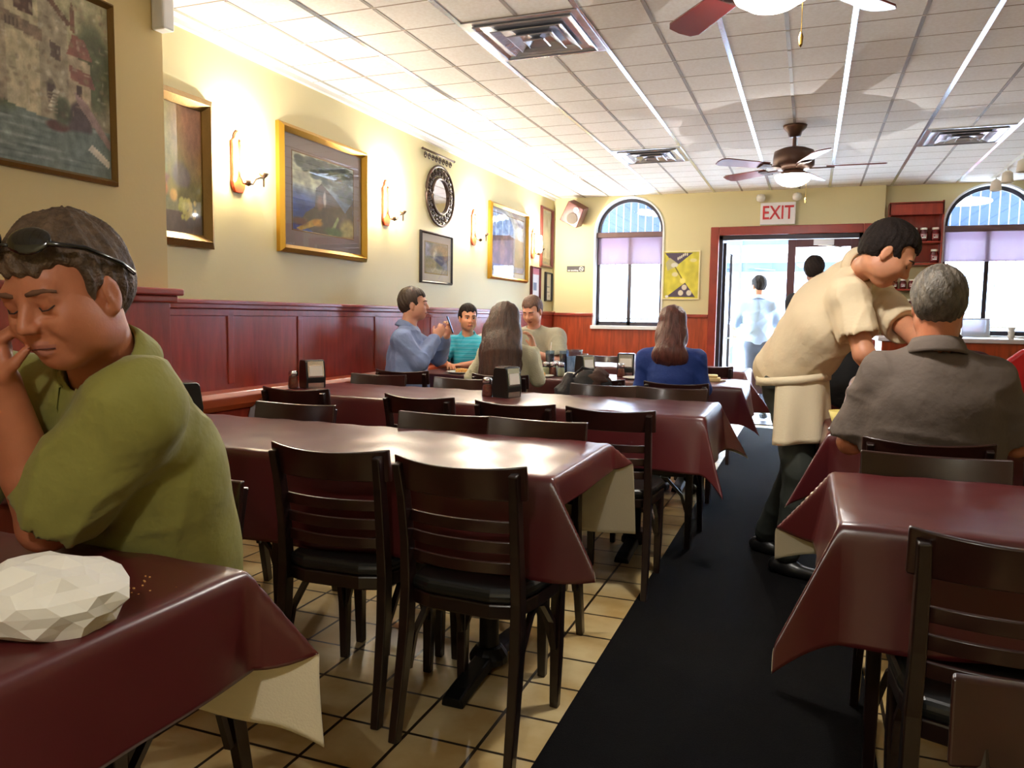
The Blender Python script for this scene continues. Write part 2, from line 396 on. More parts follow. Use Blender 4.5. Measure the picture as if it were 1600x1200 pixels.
# ---------------------------------------------------------------- outside
m_side = mat('pale_pavement', (215, 215, 215), .8)
struct(MB().box((-14, YB+.2, -.12), (16, 40, -.02)).build('ground_outside', m_side))
struct(MB().box((-1.4, YB+.2, -.02), (1.0, 12.6, .0)).build('floor_entry', mat('pale_entry_tile', (200, 200, 205), .5)))
m_out = mat('blue_grey_aluminium', (92, 110, 150), .4, metal=.3)
vb = MB()
vb.box((-1.35, 12.0, 1.95), (.95, 12.08, 2.09)).box((-1.02, 11.98, 0), (-.97, 12.06, 2.6)).box((-.32, 12.0, 0), (-.26, 12.06, 1.95)).box((.85, 12.0, 0), (.93, 12.06, 2.6)).box((-1.35, 12.0, 2.34), (.95, 12.08, 2.44)).box((-1.35, 12.0, 0), (-1.29, 12.06, 2.6))
vroot = struct(vb.build('door_4', m_out))
MB().box((-.88, 11.93, 2.0), (-.55, 11.99, 2.05)).bar((-.8, 11.95, 2.0), (-.5, 11.85, 1.97), .02, .015).build('door_closer', m_out, vroot)
MB().box((-.97, 12.02, .05), (-.32, 12.025, 1.95)).build('pane', m_glass, vroot)
struct(MB().box((-1.4, YB+.22, 2.62), (1.0, 12.3, 2.7)).box((-1.4, 10.9, 2.5), (1.0, 11.0, 2.62)).build('ceiling_entry', m_white))
bx = empty('newspaper_box', (-1.08, 11.1, 0))
MB().box((-.14, -.15, .1), (.14, .15, 1.18)).build('cabinet', m_white, bx, bevel=.01)
MB().box((-.12, -.157, .65), (.12, -.15, 1.1)).build('window_door', m_glassware, bx)
MB().box((-.12, -.12, 0), (.12, .12, .1)).build('base', m_out, bx)
tag(bx, 'white newspaper box standing in the bright entry behind the open glass door', 'box')
for i, (xa, xb) in enumerate(((-3.4, -1.45), (.95, 3.2))):
    aw = MB()
    aw.add([(xa, YB+.28, 2.98), (xb, YB+.28, 2.98), (xb, YB+1.25, 2.44), (xa, YB+1.25, 2.44)], [(0, 1, 2, 3)])
    aw.add([(xa, YB+1.25, 2.44), (xb, YB+1.25, 2.44), (xb, YB+1.25, 2.26), (xa, YB+1.25, 2.26)], [(0, 1, 2, 3)])
    ao = aw.build('awning', m_awning)
    s_ = ao.modifiers.new('solid', 'SOLIDIFY'); s_.thickness = .01
    tag(ao, ['blue awning outside above the window left of the door', 'blue awning outside above the window by the jar shelf'][i], 'awning')
    lg = MB(); rr = random.Random(i)
    if i == 0:
        for q in range(7):
            cx_ = -2.17+q*.085; cz = 2.70-q*.012
            lg.prism([(.055*math.cos(t/16*2*PI), .07*math.sin(t/16*2*PI)) for t in range(16)], (cx_, YB+.80+q*.0, cz-.03), (1, 0, 0), (0, -.87, .49), (0, .49, .87), .012)
    else:
        lg.prism([(.30*math.cos(t/24*2*PI)*(1 if abs(math.cos(t/24*2*PI)) > .6 else 1), .085*math.sin(t/24*2*PI)) for t in range(24)], (1.62, YB+.80, 2.665), (1, 0, 0), (0, -.87, .49), (0, .49, .87), .012)
    lg.build('lettering', mat('white_awning_print', (255, 255, 255), .6, emit=(255, 250, 245), estr=.0), ao)
bd = empty('street_building', (0, 24, 0))
MB().box((-14, 0, 0), (16, 4, 7)).build('wall', mat('pale_brick', (225, 220, 215), .8, var=.1, vscale=3), bd)
for q in range(12):
    for z in (.8, 4.):
        MB().box((-12.5+q*2.3, -.03, z), (-11.2+q*2.3, .0, z+1.8)).build('window', mat('street_window', (150, 170, 200), .2), bd)
tag(bd, 'pale building across the street seen through the arched windows', 'building')
for (x, y, c, lb_) in ((-5.2, 17, (200, 205, 215), 'light car parked in the street outside the window by the corner loudspeaker'), (4.2, 17.5, (170, 60, 60), 'red car parked outside the window by the jar shelf')):
    cr = empty('parked_car', (x, y, -.02))
    cb = MB(); prof = [(-2.1, .25), (2.1, .25), (2.15, .6), (1.9, .85), (1.1, .92), (.6, 1.4), (-.9, 1.42), (-1.6, .95), (-2.1, .85)]
    cb.prism(prof, (0, -.8, 0), (1, 0, 0), (0, 0, 1), (0, 1, 0), 1.6); cb.build('body', mat('car_paint_%d' % c[0], c, .25, coat=.6), cr, bevel=.06)
    MB().prism([(.95, .95), (.52, 1.33), (-.85, 1.35), (-1.35, .97)], (0, -.81, 0), (1, 0, 0), (0, 0, 1), (0, 1, 0), 1.62).build('windows', mat('car_glass', (60, 75, 95), .1), cr)
    for wx in (-1.3, 1.3):
        for wy in (-.82, .62):
            MB().prism([(.33*math.cos(t/20*2*PI), .33*math.sin(t/20*2*PI)) for t in range(20)], (wx, wy, .33), (1, 0, 0), (0, 0, 1), (0, 1, 0), .2).build('wheel', m_black, cr)
    tag(cr, lb_, 'car')

# ================================================================== PAINTED CANVASES
def canvas(name, o, ex, ey, w_, h_, fn, nx=110, ny=110, m='canvas_paint', parent=None, t=.004, rough=.6, coat=0.):
    """grid mesh with painted vertex colours; fn(u, v) -> rgb arrays"""
    o, ex, ey = V(*o), V(*ex), V(*ey)
    u, v = np.meshgrid(np.linspace(0, 1, nx), np.linspace(0, 1, ny))
    pts = o+u[..., None]*w_*ex+v[..., None]*h_*ey
    vs = pts.reshape(-1, 3); fs = [(j*nx+i, j*nx+i+1, (j+1)*nx+i+1, (j+1)*nx+i) for j in range(ny-1) for i in range(nx-1)]
    b = MB(); b.add(vs, fs)
    ob = b.build(name, attr_mat(m, rough, coat), parent)
    rgb = np.clip(fn(u, v), 0, 255)/255.
    l = np.where(rgb <= .04045, rgb/12.92, ((rgb+.055)/1.055)**2.4).reshape(-1, 3)
    ca = ob.data.color_attributes.new('paint', 'FLOAT_COLOR', 'POINT')
    ca.data.foreach_set('color', np.concatenate([l, np.ones((len(l), 1))], 1).astype(np.float32).ravel())
    return ob
class Paint:
    def __init__(s, u, v, c): s.u, s.v = u, v; s.a = np.zeros(u.shape+(3,))+np.array(c, float)
    def grad(s, c0, c1, k=None):
        t = s.v if k is None else k
        s.a = np.array(c0)*(1-t[..., None])+np.array(c1)*t[..., None]; return s
    def mix(s, mask, c, al=1.): mask = np.clip(mask, 0, 1)[..., None]*al; s.a = s.a*(1-mask)+np.array(c, float)*mask; return s
    def ell(s, x, y, rx, ry, c, soft=.15, al=1.):
        d = np.sqrt(((s.u-x)/rx)**2+((s.v-y)/ry)**2); return s.mix((1-d)/soft+.5, c, al)
    def poly(s, pts, c, al=1.):
        ins = np.zeros(s.u.shape, bool); n = len(pts)
        for i in range(n):
            x0, y0 = pts[i]; x1, y1 = pts[(i+1) % n]
            if y0 == y1: continue
            cnd = ((y0 > s.v) != (y1 > s.v)) & (s.u < (x1-x0)*(s.v-y0)/(y1-y0)+x0); ins ^= cnd
        return s.mix(ins.astype(float), c, al)
    def noise(s, amp, sc=9., seed=0):
        r = np.random.RandomState(seed); n = 0
        for q in range(7):
            a, b, c, d = r.uniform(-sc, sc, 2).tolist()+r.uniform(0, 6, 2).tolist()
            n = n+np.sin(a*s.u*3+b*s.v*3+c+2*np.sin(b*s.u*2-a*s.v*2+d))
        s.a = s.a*(1+amp*n[..., None]/3); return s
def fn_venice(u, v):
    p = Paint(u, v, (170, 160, 132)).grad((150, 140, 122), (178, 170, 130)).noise(.1, 6, 1)
    p.poly([(0, 0), (1, 0), (1, .27), (0, .33)], (112, 122, 112))
    for q in range(14):
        p.ell((q*.37) % 1, .03+.018*q, .16, .009, (150, 158, 146), .6, .8); p.ell((q*.53+.2) % 1, .02+.017*q, .12, .008, (82, 92, 84), .6, .7)
    p.ell(.86, .62, .16, .26, (88, 92, 62), .5).ell(.15, .40, .16, .14, (86, 92, 60), .5)
    p.poly([(0, .95), (.1, 1), (.30, .95), (.30, .3), (0, .33)], (166, 150, 122)).poly([(.02, .96), (.06, 1), (.17, 1), (.17, .84)], (150, 84, 66))
    p.poly([(.20, .30), (.44, .27), (.44, .95), (.20, .95)], (186, 172, 136)).poly([(.44, .95), (.66, .84), (.66, .28), (.44, .27)], (160, 148, 122))
    p.poly([(.42, .97), (.46, .99), (.69, .83), (.66, .81)], (112, 84, 64)).poly([(.17, .78), (.46, .74), (.46, .67), (.17, .71)], (132, 112, 92))
    p.poly([(.26, .90), (.40, .90), (.40, .79), (.26, .80)], (92, 68, 56)).poly([(.05, .72), (.14, .70), (.14, .59), (.05, .6)], (70, 78, 62))
    p.ell(.52, .42, .035, .07, (86, 72, 66), .3).poly([(.52, .70), (.60, .68), (.60, .6), (.52, .61)], (96, 80, 70)).poly([(.48, .31), (.56, .31), (.58, .44), (.54, .44)], (206, 196, 170))
    p.poly([(.66, .30), (.84, .30), (.84, .64), (.66, .66)], (176, 158, 128)).poly([(.65, .66), (.70, .78), (.80, .76), (.86, .66)], (138, 92, 76)).poly([(.66, .60), (.84, .58), (.88, .50), (.68, .52)], (136, 92, 78))
    p.poly([(.72, .50), (.77, .50), (.77, .43), (.72, .43)], (84, 68, 58)).ell(.74, .27, .10, .14, (86, 72, 70), .2).ell(.80, .16, .3, .08, (112, 122, 112), .3)
    p.poly([(.70, .46), (.82, .40), (1, .22), (1, .16), (.88, .26), (.72, .40)], (158, 132, 124))
    p.poly([(.80, .15), (.98, .06), (.99, .10), (.84, .18)], (210, 200, 180)).ell(.56, .24, .09, .03, (96, 64, 56), .4).poly([(.68, .9), (.70, .96), (.72, .9), (.72, .78), (.68, .8)], (120, 84, 66))
    p.ell(.60, .33, .07, .08, (84, 88, 66), .5)
    rr = np.random.RandomState(11)
    for q in range(260):
        a = rr.rand(5); x, y = a[0], .3+.68*a[1]; c_ = ((214, 204, 178), (108, 92, 74), (136, 130, 96), (176, 150, 120))[int(a[2]*4)]
        p.ell(x, y, .004+.022*a[3], .003+.014*a[4], c_, .7, .45)
    for q in range(9): p.poly([(.20+q*.028, .70), (.205+q*.028, .70), (.205+q*.028, .745), (.20+q*.028, .745)], (96, 78, 64))
    for q in range(6): p.poly([(.485+q*.002, .31+q*.02), (.56+q*.002, .31+q*.02), (.56+q*.002, .318+q*.02), (.485+q*.002, .318+q*.02)], (140, 126, 104))
    return p.noise(.09, 24, 3).a
def fn_fruit(u, v):
    p = Paint(u, v, (0, 0, 0)).grad((96, 88, 46), (158, 150, 92)).ell(.9, .95, .5, .4, (158, 112, 84), .9).noise(.08, 4, 5)
    p.poly([(0, 0), (1, 0), (1, .16), (0, .17)], (92, 76, 62)).poly([(0, .17), (1, .16), (1, .25), (0, .27)], (122, 116, 76))
    for x, y, r, c in ((.1, .46, .14, (122, 130, 74)), (.05, .36, .13, (96, 60, 70)), (.2, .38, .11, (132, 92, 66)), (.15, .33, .09, (196, 128, 70)), (.33, .36, .10, (136, 124, 52)), (.36, .29, .08, (206, 160, 84)), (.5, .46, .16, (108, 96, 90)), (.62, .44, .12, (112, 100, 96))):
        p.ell(x, y, r, r*.62, c, .5, .9)
    rr = np.random.RandomState(3)
    for q in range(46):
        a = rr.rand(2); x = .66+(a[0]-.5)*.36; y = .27-a[1]*.16+abs(x-.66)*.1; p.ell(x, y, .035, .022, (176+a[0]*30, 176, 92), .6)
    return p.noise(.05, 20, 3).a
def fn_land(u, v):
    p = Paint(u, v, (0, 0, 0)).grad((70, 100, 170), (196, 206, 180)).ell(.1, .8, .5, .35, (206, 210, 176), .9).ell(.05, .3, .35, .22, (58, 84, 160), .9)
    p.poly([(.32, 0), (1, 0), (1, .55), (.85, .35), (.7, .5), (.45, .68), (.36, .6), (.34, .35), (.2, .25), (.1, .1)], (96, 84, 72)).noise(.1, 10, 5)
    rr = np.random.RandomState(8)
    for q in range(170):
        a = rr.rand(3); x = .08+a[0]*.9; y = .98-a[1]*(.10+.42*x); p.ell(x, y, .05, .03, ((52, 66, 52), (78, 92, 60), (96, 104, 92))[int(a[2]*3)], .7, .75)
    p.ell(.68, .80, .17, .08, (136, 132, 74), .8, .6).ell(.42, .42, .05, .10, (140, 112, 92), .6).ell(.5, .48, .025, .1, (220, 215, 205), .5)
    p.poly([(.12, 0), (.36, .10), (.46, .20), (.3, .17), (.05, .02)], (196, 160, 70)).ell(.38, .14, .08, .05, (206, 150, 60), .5).poly([(.56, .0), (.72, .28), (.74, .24), (.62, .0)], (176, 190, 130))
    p.ell(.9, .1, .14, .16, (180, 168, 108), .5).ell(.1, .12, .12, .05, (110, 70, 60), .7).ell(.65, .05, .15, .06, (84, 110, 60), .7)
    return p.noise(.08, 22, 3).a
def fn_small(u, v):
    p = Paint(u, v, (104, 104, 128)).noise(.25, 5, 9).ell(.7, .72, .4, .3, (150, 112, 76), .8).ell(.45, .45, .12, .35, (208, 196, 176), .6).ell(.62, .4, .2, .3, (52, 56, 82), .7).ell(.2, .3, .25, .2, (116, 100, 96), .7).ell(.5, .08, .5, .08, (166, 156, 150), .8)
    return p.noise(.1, 20, 3).a
def fn_gallery(u, v):
    p = Paint(u, v, (0, 0, 0)).grad((96, 112, 170), (190, 205, 225)).poly([(.0, .12), (1, .10), (1, .6), (.5, .66), (0, .6)], (112, 86, 86)).noise(.2, 7, 4)
    p.poly([(.1, .75), (.9, .62), (.9, .9), (.2, .98)], (150, 172, 200)).ell(.3, .4, .08, .2, (170, 130, 100), .6).ell(.5, .4, .06, .25, (80, 60, 66), .6).ell(.75, .42, .1, .22, (98, 76, 84), .6)
    return p.noise(.1, 20, 3).a
def fn_tall(u, v):
    p = Paint(u, v, (0, 0, 0)).grad((172, 160, 128), (112, 122, 142)).noise(.14, 6, 2)
    for q in range(9): p.poly([(.1+q*.09, .98), (.16+q*.09, .98), (.14+q*.09, .72-.03*(q % 3))], (60, 70, 84))
    p.ell(.5, .45, .4, .2, (192, 188, 166), .8).poly([(0, 0), (1, 0), (1, .10), (0, .12)], (124, 108, 70)).ell(.4, .02, .3, .03, (70, 66, 66), .6)
    return p.a
def fn_poster(u, v):
    p = Paint(u, v, (208, 196, 66)).noise(.07, 8, 3)
    D = (74, 62, 86)
    p.poly([(.02, .98), (.82, .98), (.32, .68), (.22, .80)], D).poly([(.08, .03), (.92, .03), (.62, .34)], D)
    p.poly([(.04, .76), (.16, .88), (.42, .74), (.28, .66), (.1, .6)], (178, 172, 128)).ell(.30, .72, .10, .05, (206, 206, 200), .4)
    for i, (a, b) in enumerate(((.40, .86), (.45, .88), (.50, .90), (.55, .93), (.60, .95), (.66, .95))): p.ell(a, b, .022, .035, (214, 208, 190), .4)
    for a, b, r in ((.60, .24, .075), (.50, .12, .075), (.74, .12, .075)): p.ell(a, b, r, r*.8, (216, 206, 186), .2)
    p.poly([(.3, .68), (.34, .68), (.6, .36), (.56, .36)], (120, 108, 50)).ell(.32, .52, .09, .05, (216, 206, 160), .4).ell(.84, .82, .1, .04, (224, 214, 150), .5).ell(.55, .38, .08, .06, (240, 226, 130), .5)
    p.ell(.1, .04, .05, .03, (225, 220, 220), .3)
    return p.a
def frame_ring(mb, y0, y1, z0, z1, x, w_, prof_h):
    """mitred frame lying on a wall at x, facing +x"""
    for a, b, c, d in (((y0, z0), (y1, z0), (y1-w_, z0+w_), (y0+w_, z0+w_)), ((y1, z0), (y1, z1), (y1-w_, z1-w_), (y1-w_, z0+w_)), ((y1, z1), (y0, z1), (y0+w_, z1-w_), (y1-w_, z1-w_)), ((y0, z1), (y0, z0), (y0+w_, z0+w_), (y0+w_, z1-w_))):
        q = [a, b, c, d]; hs = [prof_h*.6, prof_h*.6, prof_h*.5, prof_h*.5]
        m1 = [((a[0]+d[0])/2, (a[1]+d[1])/2), ((b[0]+c[0])/2, (b[1]+c[1])/2)]
        vs = [(x, *a), (x, *b), (x, *c), (x, *d), (x+prof_h*.55, *a), (x+prof_h*.55, *b), (x+prof_h*.35, *c), (x+prof_h*.35, *d), (x+prof_h, *m1[0]), (x+prof_h, *m1[1])]
        mb.add(vs, [(0, 3, 2, 1), (0, 1, 5, 4), (4, 5, 9, 8), (8, 9, 6, 7), (7, 6, 2, 3), (1, 2, 6, 9, 5), (0, 4, 8, 7, 3)])
    return mb
def picture(name, x, y0, y1, z0, z1, fw, fm, fn, label, cat='picture', matm=None, mw=0., depth=.035, glazed=False, tilt=0., group=None):
    r = empty(name, (0, 0, 0))
    frame_ring(MB(), y0, y1, z0, z1, x, fw, depth).build('frame', fm, r)
    MB().box((x, y0+fw*.8, z0+fw*.8), (x+.006, y1-fw*.8, z1-fw*.8)).build('backing', matm or m_paper, r)
    if mw:
        MB().box((x+.006, y0+fw*.9, z0+fw*.9), (x+.0075, y1-fw*.9, z1-fw*.9)).build('mat_board', matm, r)
        frame_ring(MB(), y0+fw+mw-.008, y1-fw-mw+.008, z0+fw+mw-.008, z1-fw-mw+.008, x+.0075, .01, .003).build('inner_fillet', m_oldgold, r)
    y2, y3, z2, z3 = y0+fw+mw, y1-fw-mw, z0+fw+mw, z1-fw-mw
    canvas('painting', (x+.009, y2, z2), (0, 1, 0), (0, 0, 1), y3-y2, z3-z2, fn, parent=r, m='glazed_paint' if glazed else 'canvas_paint', coat=1. if glazed else .15)
    if glazed: MB().box((x+.012, y0+fw*.9, z0+fw*.9), (x+.0135, y1-fw*.9, z1-fw*.9)).build('glazing', m_glass, r)
    tag(r, label, cat, group)
    return r
m_mat = mat('grey_pink_mat_board', (150, 134, 124), .6); m_mat2 = mat('cream_mat_board', (196, 184, 178), .6)
picture('framed_painting', -2.996, 2.08, 2.735, 1.82, 2.62, .028, m_oldgold, fn_venice, 'framed painting of canal houses and boats on the ochre pillar wall', glazed=False)
picture('framed_painting', XL, 3.06, 3.52, 1.605, 2.41, .07, m_oldgold, fn_fruit, 'gold framed still life painting of fruit and grapes beside the pillar edge', depth=.05)
picture('framed_painting', XL, 4.10, 5.125, 1.645, 2.45, .05, m_gold, fn_land, 'wide gold framed landscape print with grey mat between two lit sconces', matm=m_mat, mw=.105, glazed=True, depth=.05)
picture('framed_print', XL, 6.02, 6.655, 1.535, 1.985, .022, m_blackframe, fn_small, 'small black framed print hanging under the round mirror', matm=m_mat2, mw=.07, glazed=True, depth=.025)
picture('framed_print', XL, 7.54, 8.70, 1.645, 2.445, .04, m_gold, fn_gallery, 'large gold framed glazed print between the third and fourth sconces', matm=mat('pale_mat_board', (205, 205, 200), .6), mw=.06, glazed=True, depth=.045)
picture('framed_print', XL, 9.20, 9.66, 1.87, 2.62, .03, mat('mahogany_frame', (84, 36, 30), .35), fn_tall, 'tall dark framed print beside the room corner, just below the ceiling', matm=m_mat, mw=.015, glazed=True)
picture('framed_certificate', XL, 9.40, 9.66, 1.45, 1.82, .02, m_blackframe, lambda u, v: Paint(u, v, (206, 202, 190)).ell(.5, .5, .3, .02, (120, 120, 120), .6).ell(.5, .3, .35, .015, (130, 130, 130), .6).ell(.7, .15, .08, .05, (160, 140, 120), .5).a, 'small framed certificate below the tall dark print in the corner', cat='certificate')
picture('framed_notice', XL, 8.86, 9.19, 1.44, 1.86, .018, mat('maroon_frame', (96, 30, 40), .4), lambda u, v: Paint(u, v, (214, 220, 232)).poly([(0, .8), (1, .8), (1, 1), (0, 1)], (206, 120, 140)).poly([(.3, .3), (.7, .3), (.7, .55), (.3, .55)], (90, 110, 150)).a, 'pale notice with a pink heading in a maroon frame under the last sconce', cat='notice')

# ------------------------------------------------------------------ sconces
m_plaque = mat('orange_red_wood_plaque', (176, 66, 26), .3, coat=.4)
m_lit = mat('lit_sconce_glass', (255, 244, 214), .4, emit=(255, 236, 196), estr=70.)
def sconce(y):
    r = empty('wall_sconce', (XL, y, 1.95))
    pl = [(-.05, .03), (-.03, .0), (.03, .0), (.05, .03), (.055, .06), (.05, .1), (.05, .26), (.055, .29), (.03, .31), (.025, .335), (.0, .36), (-.025, .335), (-.03, .31), (-.055, .29), (-.05, .26), (-.05, .1), (-.055, .06)]
    MB().prism(pl, (0, 0, 0), (0, 1, 0), (0, 0, 1), (1, 0, 0), .022).build('plaque', m_plaque, r, bevel=.005)
    b = MB(); b.tube([(.02, 0, .30), (.05, 0, .285), (.045, 0, .2), (.03, 0, .1), (.05, 0, .055), (.085, 0, .05)], .007, 8)
    b.lathe([(.0, .035), (.022, .045), (.012, .06), (.03, .075)], (.085, 0, 0), 14)
    b.build('bracket', m_bronze, r, smooth=True)
    b = MB(); b.tube([(.085, 0, .06), (.09, .03, .05), (.09, .06, .085), (.09, .10, .10), (.09, .13, .10)], .0055, 8)
    b.lathe([(.003, .05), (.006, .06), (.006, .10), (.022, .115), (.030, .128), (.028, .130), (.004, .12)], (.09, .13, 0), 14)
    b.build('side_arm', m_bronze, r, smooth=True)
    MB().lathe([(.03, .07), (.04, .09), (.042, .17), (.036, .25), (.030, .27)], (.085, 0, 0), 20).build('lamp_shade', m_lit, r, smooth=True)
    l = point('sconce_light', (.10, 0, .32), SCONCE_LIGHT, (1, .90, .70), .03); l.parent = r
    return r
sc_lab = ['lit wall sconce between the fruit still life and the landscape print', 'lit wall sconce between the landscape print and the round mirror', 'lit wall sconce between the round mirror and the large gold framed print', 'lit wall sconce beside the tall dark print, last before the corner']
for y, lb_ in zip((3.74, 5.44, 7.15, 8.92), sc_lab):
    tag(sconce(y), lb_, 'wall lamp', 'wood backed wall sconces')

# round wrought mirror and rail
r = empty('round_mirror', (XL, 6.385, 2.315))
b = MB()
for rr_, ty in ((.275, .012), (.165, .014)): b.tube([(.02, rr_*math.cos(t/40*2*PI), rr_*.95*math.sin(t/40*2*PI)) for t in range(41)], ty, 8)
b.build('frame_ring', m_bronze, r, smooth=True)
b = MB()
for q in range(22):
    a = q/22*2*PI; cyy, czz = .22*math.cos(a), .22*.95*math.sin(a)
    b.tube([(.02, cyy+.036*(1-t/14*.75)*math.cos(t/14*3.6*PI+a), czz+.036*(1-t/14*.75)*math.sin(t/14*3.6*PI+a)) for t in range(15)], .0065, 6)
b.build('scrollwork', m_bronze, r, smooth=True)
MB().prism([(.16*math.cos(t/40*2*PI), .153*math.sin(t/40*2*PI)) for t in range(40)], (0.005, 0, 0), (0, 1, 0), (0, 0, 1), (1, 0, 0), .01).build('mirror_glass', mat('mirror_silver', (225, 222, 225), .04, metal=1), r)
tag(r, 'round mirror in a wrought scroll frame hanging above the small black print', 'mirror')
r = empty('scroll_rail', (XL, 6.33, 2.655))
MB().tube([(.03, -.3, .01), (.03, .3, .01)], .010, 8).lathe([(0, -.014), (.016, 0), (0, .014)], (.03, -.31, .01), 10).lathe([(0, -.014), (.016, 0), (0, .014)], (.03, .31, .01), 10).build('rail', m_bronze, r, smooth=True)
b = MB()
for q in range(8):
    y = -.25+q*.07; b.tube([(.025, y+.03*(1-t/12*.7)*math.cos(t/12*3*PI), -.035+.03*(1-t/12*.7)*math.sin(t/12*3*PI)) for t in range(13)], .005, 6)
b.build('scroll_fringe', m_bronze, r, smooth=True)
tag(r, 'narrow metal rail with hanging scrolls mounted above the round mirror', 'wall ornament')

# corner loudspeaker
r = empty('loudspeaker', (-2.83, 9.56, 2.56)); r.rotation_euler = (.25, .30, .0)
MB().prism([(-.13, -.11), (.11, -.15), (.15, .10), (-.07, .15)], (0, -.13, 0), (1, 0, 0), (0, 0, 1), (0, 1, 0), .20).build('cabinet', mat('cherry_speaker_cabinet', (86, 24, 20), .35, coat=.2), r, bevel=.008)
MB().prism([(.07*math.cos(t/24*2*PI), .07*math.sin(t/24*2*PI)) for t in range(24)], (.03, -.14, -.045), (1, 0, 0), (0, 0, 1), (0, 1, 0), .012).build('woofer', mat('speaker_cone_grey', (92, 84, 76), .7), r)
MB().prism([(.036*math.cos(t/20*2*PI), .036*math.sin(t/20*2*PI)) for t in range(20)], (.06, -.14, .07), (1, 0, 0), (0, 0, 1), (0, 1, 0), .012).prism([(.012*math.cos(t/12*2*PI), .012*math.sin(t/12*2*PI)) for t in range(12)], (.06, -.15, .07), (1, 0, 0), (0, 0, 1), (0, 1, 0), .012).build('tweeter', m_chrome, r)
MB().box((-.02, .07, -.02), (.02, .17, .02)).build('wall_bracket', m_black, r)
tag(r, 'cherry wood loudspeaker mounted high in the room corner', 'loudspeaker')

# text helper
def text(body, name, size, m, parent, M4, depth=.002, xs=1.):
    c = bpy.data.curves.new(name, 'FONT'); c.body = body; c.size = size; c.extrude = depth; c.align_x = 'CENTER'; c.align_y = 'CENTER'; c.offset = size*.012
    t = bpy.data.objects.new(name+'_tmp', c); COL.objects.link(t)
    dg = bpy.context.evaluated_depsgraph_get(); me = bpy.data.meshes.new_from_object(t.evaluated_get(dg)); bpy.data.objects.remove(t)
    me.materials.clear(); me.materials.append(m)
    me.transform(M4 @ Matrix.Diagonal((xs, 1, 1, 1)))
    o = bpy.data.objects.new(name, me); COL.objects.link(o); o.parent = parent
    return o
def wallM(x, y, z): return Matrix.Translation((x, y, z)) @ Matrix.Rotation(PI/2, 4, 'X')
r = empty('exit_sign', (-.405, YB, 2.495))
MB().box((-.195, -.05, -.13), (.195, 0, .125)).build('housing', mat('exit_sign_white', (226, 222, 222), .5), r, bevel=.006)
text('EXIT', 'lettering', .22, mat('exit_red', (190, 40, 44), .5), r, wallM(0, -.052, 0), xs=.78)
tag(r, 'white EXIT sign with red letters above the double door', 'sign')
for x, lb_ in ((-.60, 'round emergency lamp head over the E of the exit sign'), (-.20, 'round emergency lamp head over the T of the exit sign')):
    r = empty('emergency_lamp', (x, YB-.06, 2.675))
    MB().lathe([(.012, -.05), (.045, -.035), (.055, 0), (.045, .035), (.0, .05)], (0, 0, 0), 20).build('lamp_head', mat('clear_lamp_plastic', (226, 222, 210), .15, coat=1), r, smooth=True)
    MB().box((-.012, .0, -.03), (.012, .06, .0)).build('bracket', m_white, r)
    tag(r, lb_, 'emergency light', 'emergency lamp heads over the exit sign')
# no smoking sign
r = empty('no_smoking_sign', (-2.845, YB, 1.872))
MB().box((-.118, -.008, -.036), (.118, 0, .038)).build('plate', mat('sign_charcoal', (52, 46, 52), .5), r)
b = MB(); b.tube([(.075+.026*math.cos(t/20*2*PI), -.01, .026*math.sin(t/20*2*PI)) for t in range(21)], .004, 6); b.bar((.058, -.010, .018), (.092, -.010, -.018), .006, .004); b.box((.06, -.011, -.004), (.09, -.009, .004))
b.build('symbol', m_white, r)
text('no smoking', 'lettering', .030, m_white, r, wallM(-.035, -.010, -.018))
tag(r, 'small dark no smoking sign on the back wall below the loudspeaker', 'sign')
# poster
r = empty('poster', (-1.50, YB, 1.785))
canvas('print', (-.21, -.012, -.282), (1, 0, 0), (0, 0, 1), .42, .564, fn_poster, 120, 150, parent=r, m='glazed_paint', coat=.6)
b = MB()
for q in ((( -.225, -.02, -.297), (.225, 0, -.282)), ((-.225, -.02, .282), (.225, 0, .297)), ((-.225, -.02, -.282), (-.21, 0, .282)), ((.21, -.02, -.282), (.225, 0, .282))): b.box(*q)
b.build('frame', mat('pale_yellow_frame', (226, 216, 170), .5), r)
MB().box((-.21, -.011, -.282), (.21, 0, .282)).build('backing', m_paper, r)
tag(r, 'yellow and purple poster in a pale frame beside the door', 'poster')

# ------------------------------------------------------------------ ceiling vents
m_vent = mat('mirror_vent_steel', (206, 206, 214), .22, metal=.7, bump=.25, bscale=14)
def vent(i):
    r = empty('ceiling_vent')
    MB().box((-.315, -.315, -.006), (.315, .315, .0)).build('plate', m_vent, r)
    for n_, (s_, z) in enumerate(((.27, -.012), (.20, -.02), (.13, -.028), (.06, -.034))):
        b = MB(); t = .05
        for a in range(4):
            c, s2 = round(math.cos(a*PI/2)), round(math.sin(a*PI/2))
            def R_(x, y, z): return (x*c-y*s2, x*s2+y*c, z)
            b.add([R_(-s_, s_, z), R_(s_, s_, z), R_(s_-t, s_-t, -.002), R_(-s_+t, s_-t, -.002)], [(0, 1, 2, 3)])
            b.add([R_(-s_, s_, z), R_(s_, s_, z), R_(s_-.004, s_-.004, z-.003), R_(-s_+.004, s_-.004, z-.003)], [(0, 1, 2, 3)])
        o = b.build('louver', m_vent, r); q = o.modifiers.new('solid', 'SOLIDIFY'); q.thickness = .002
    return r
vl = [((-1.455, 4.13), 'biggest looking square steel ceiling vent, above the first long table'), ((-1.455, 7.41), 'square steel ceiling vent between the round mirror and the lit ceiling fan'), ((1.105, 7.35), 'square steel ceiling vent over the jar shelf side')]
v0 = vent(0)
for n_, ((x, y), lb_) in enumerate(vl):
    v_ = v0 if n_ == 0 else copy_tree(v0)
    v_.location = (x, y, ZC-.001); tag(v_, lb_, 'vent', 'square ceiling vents')

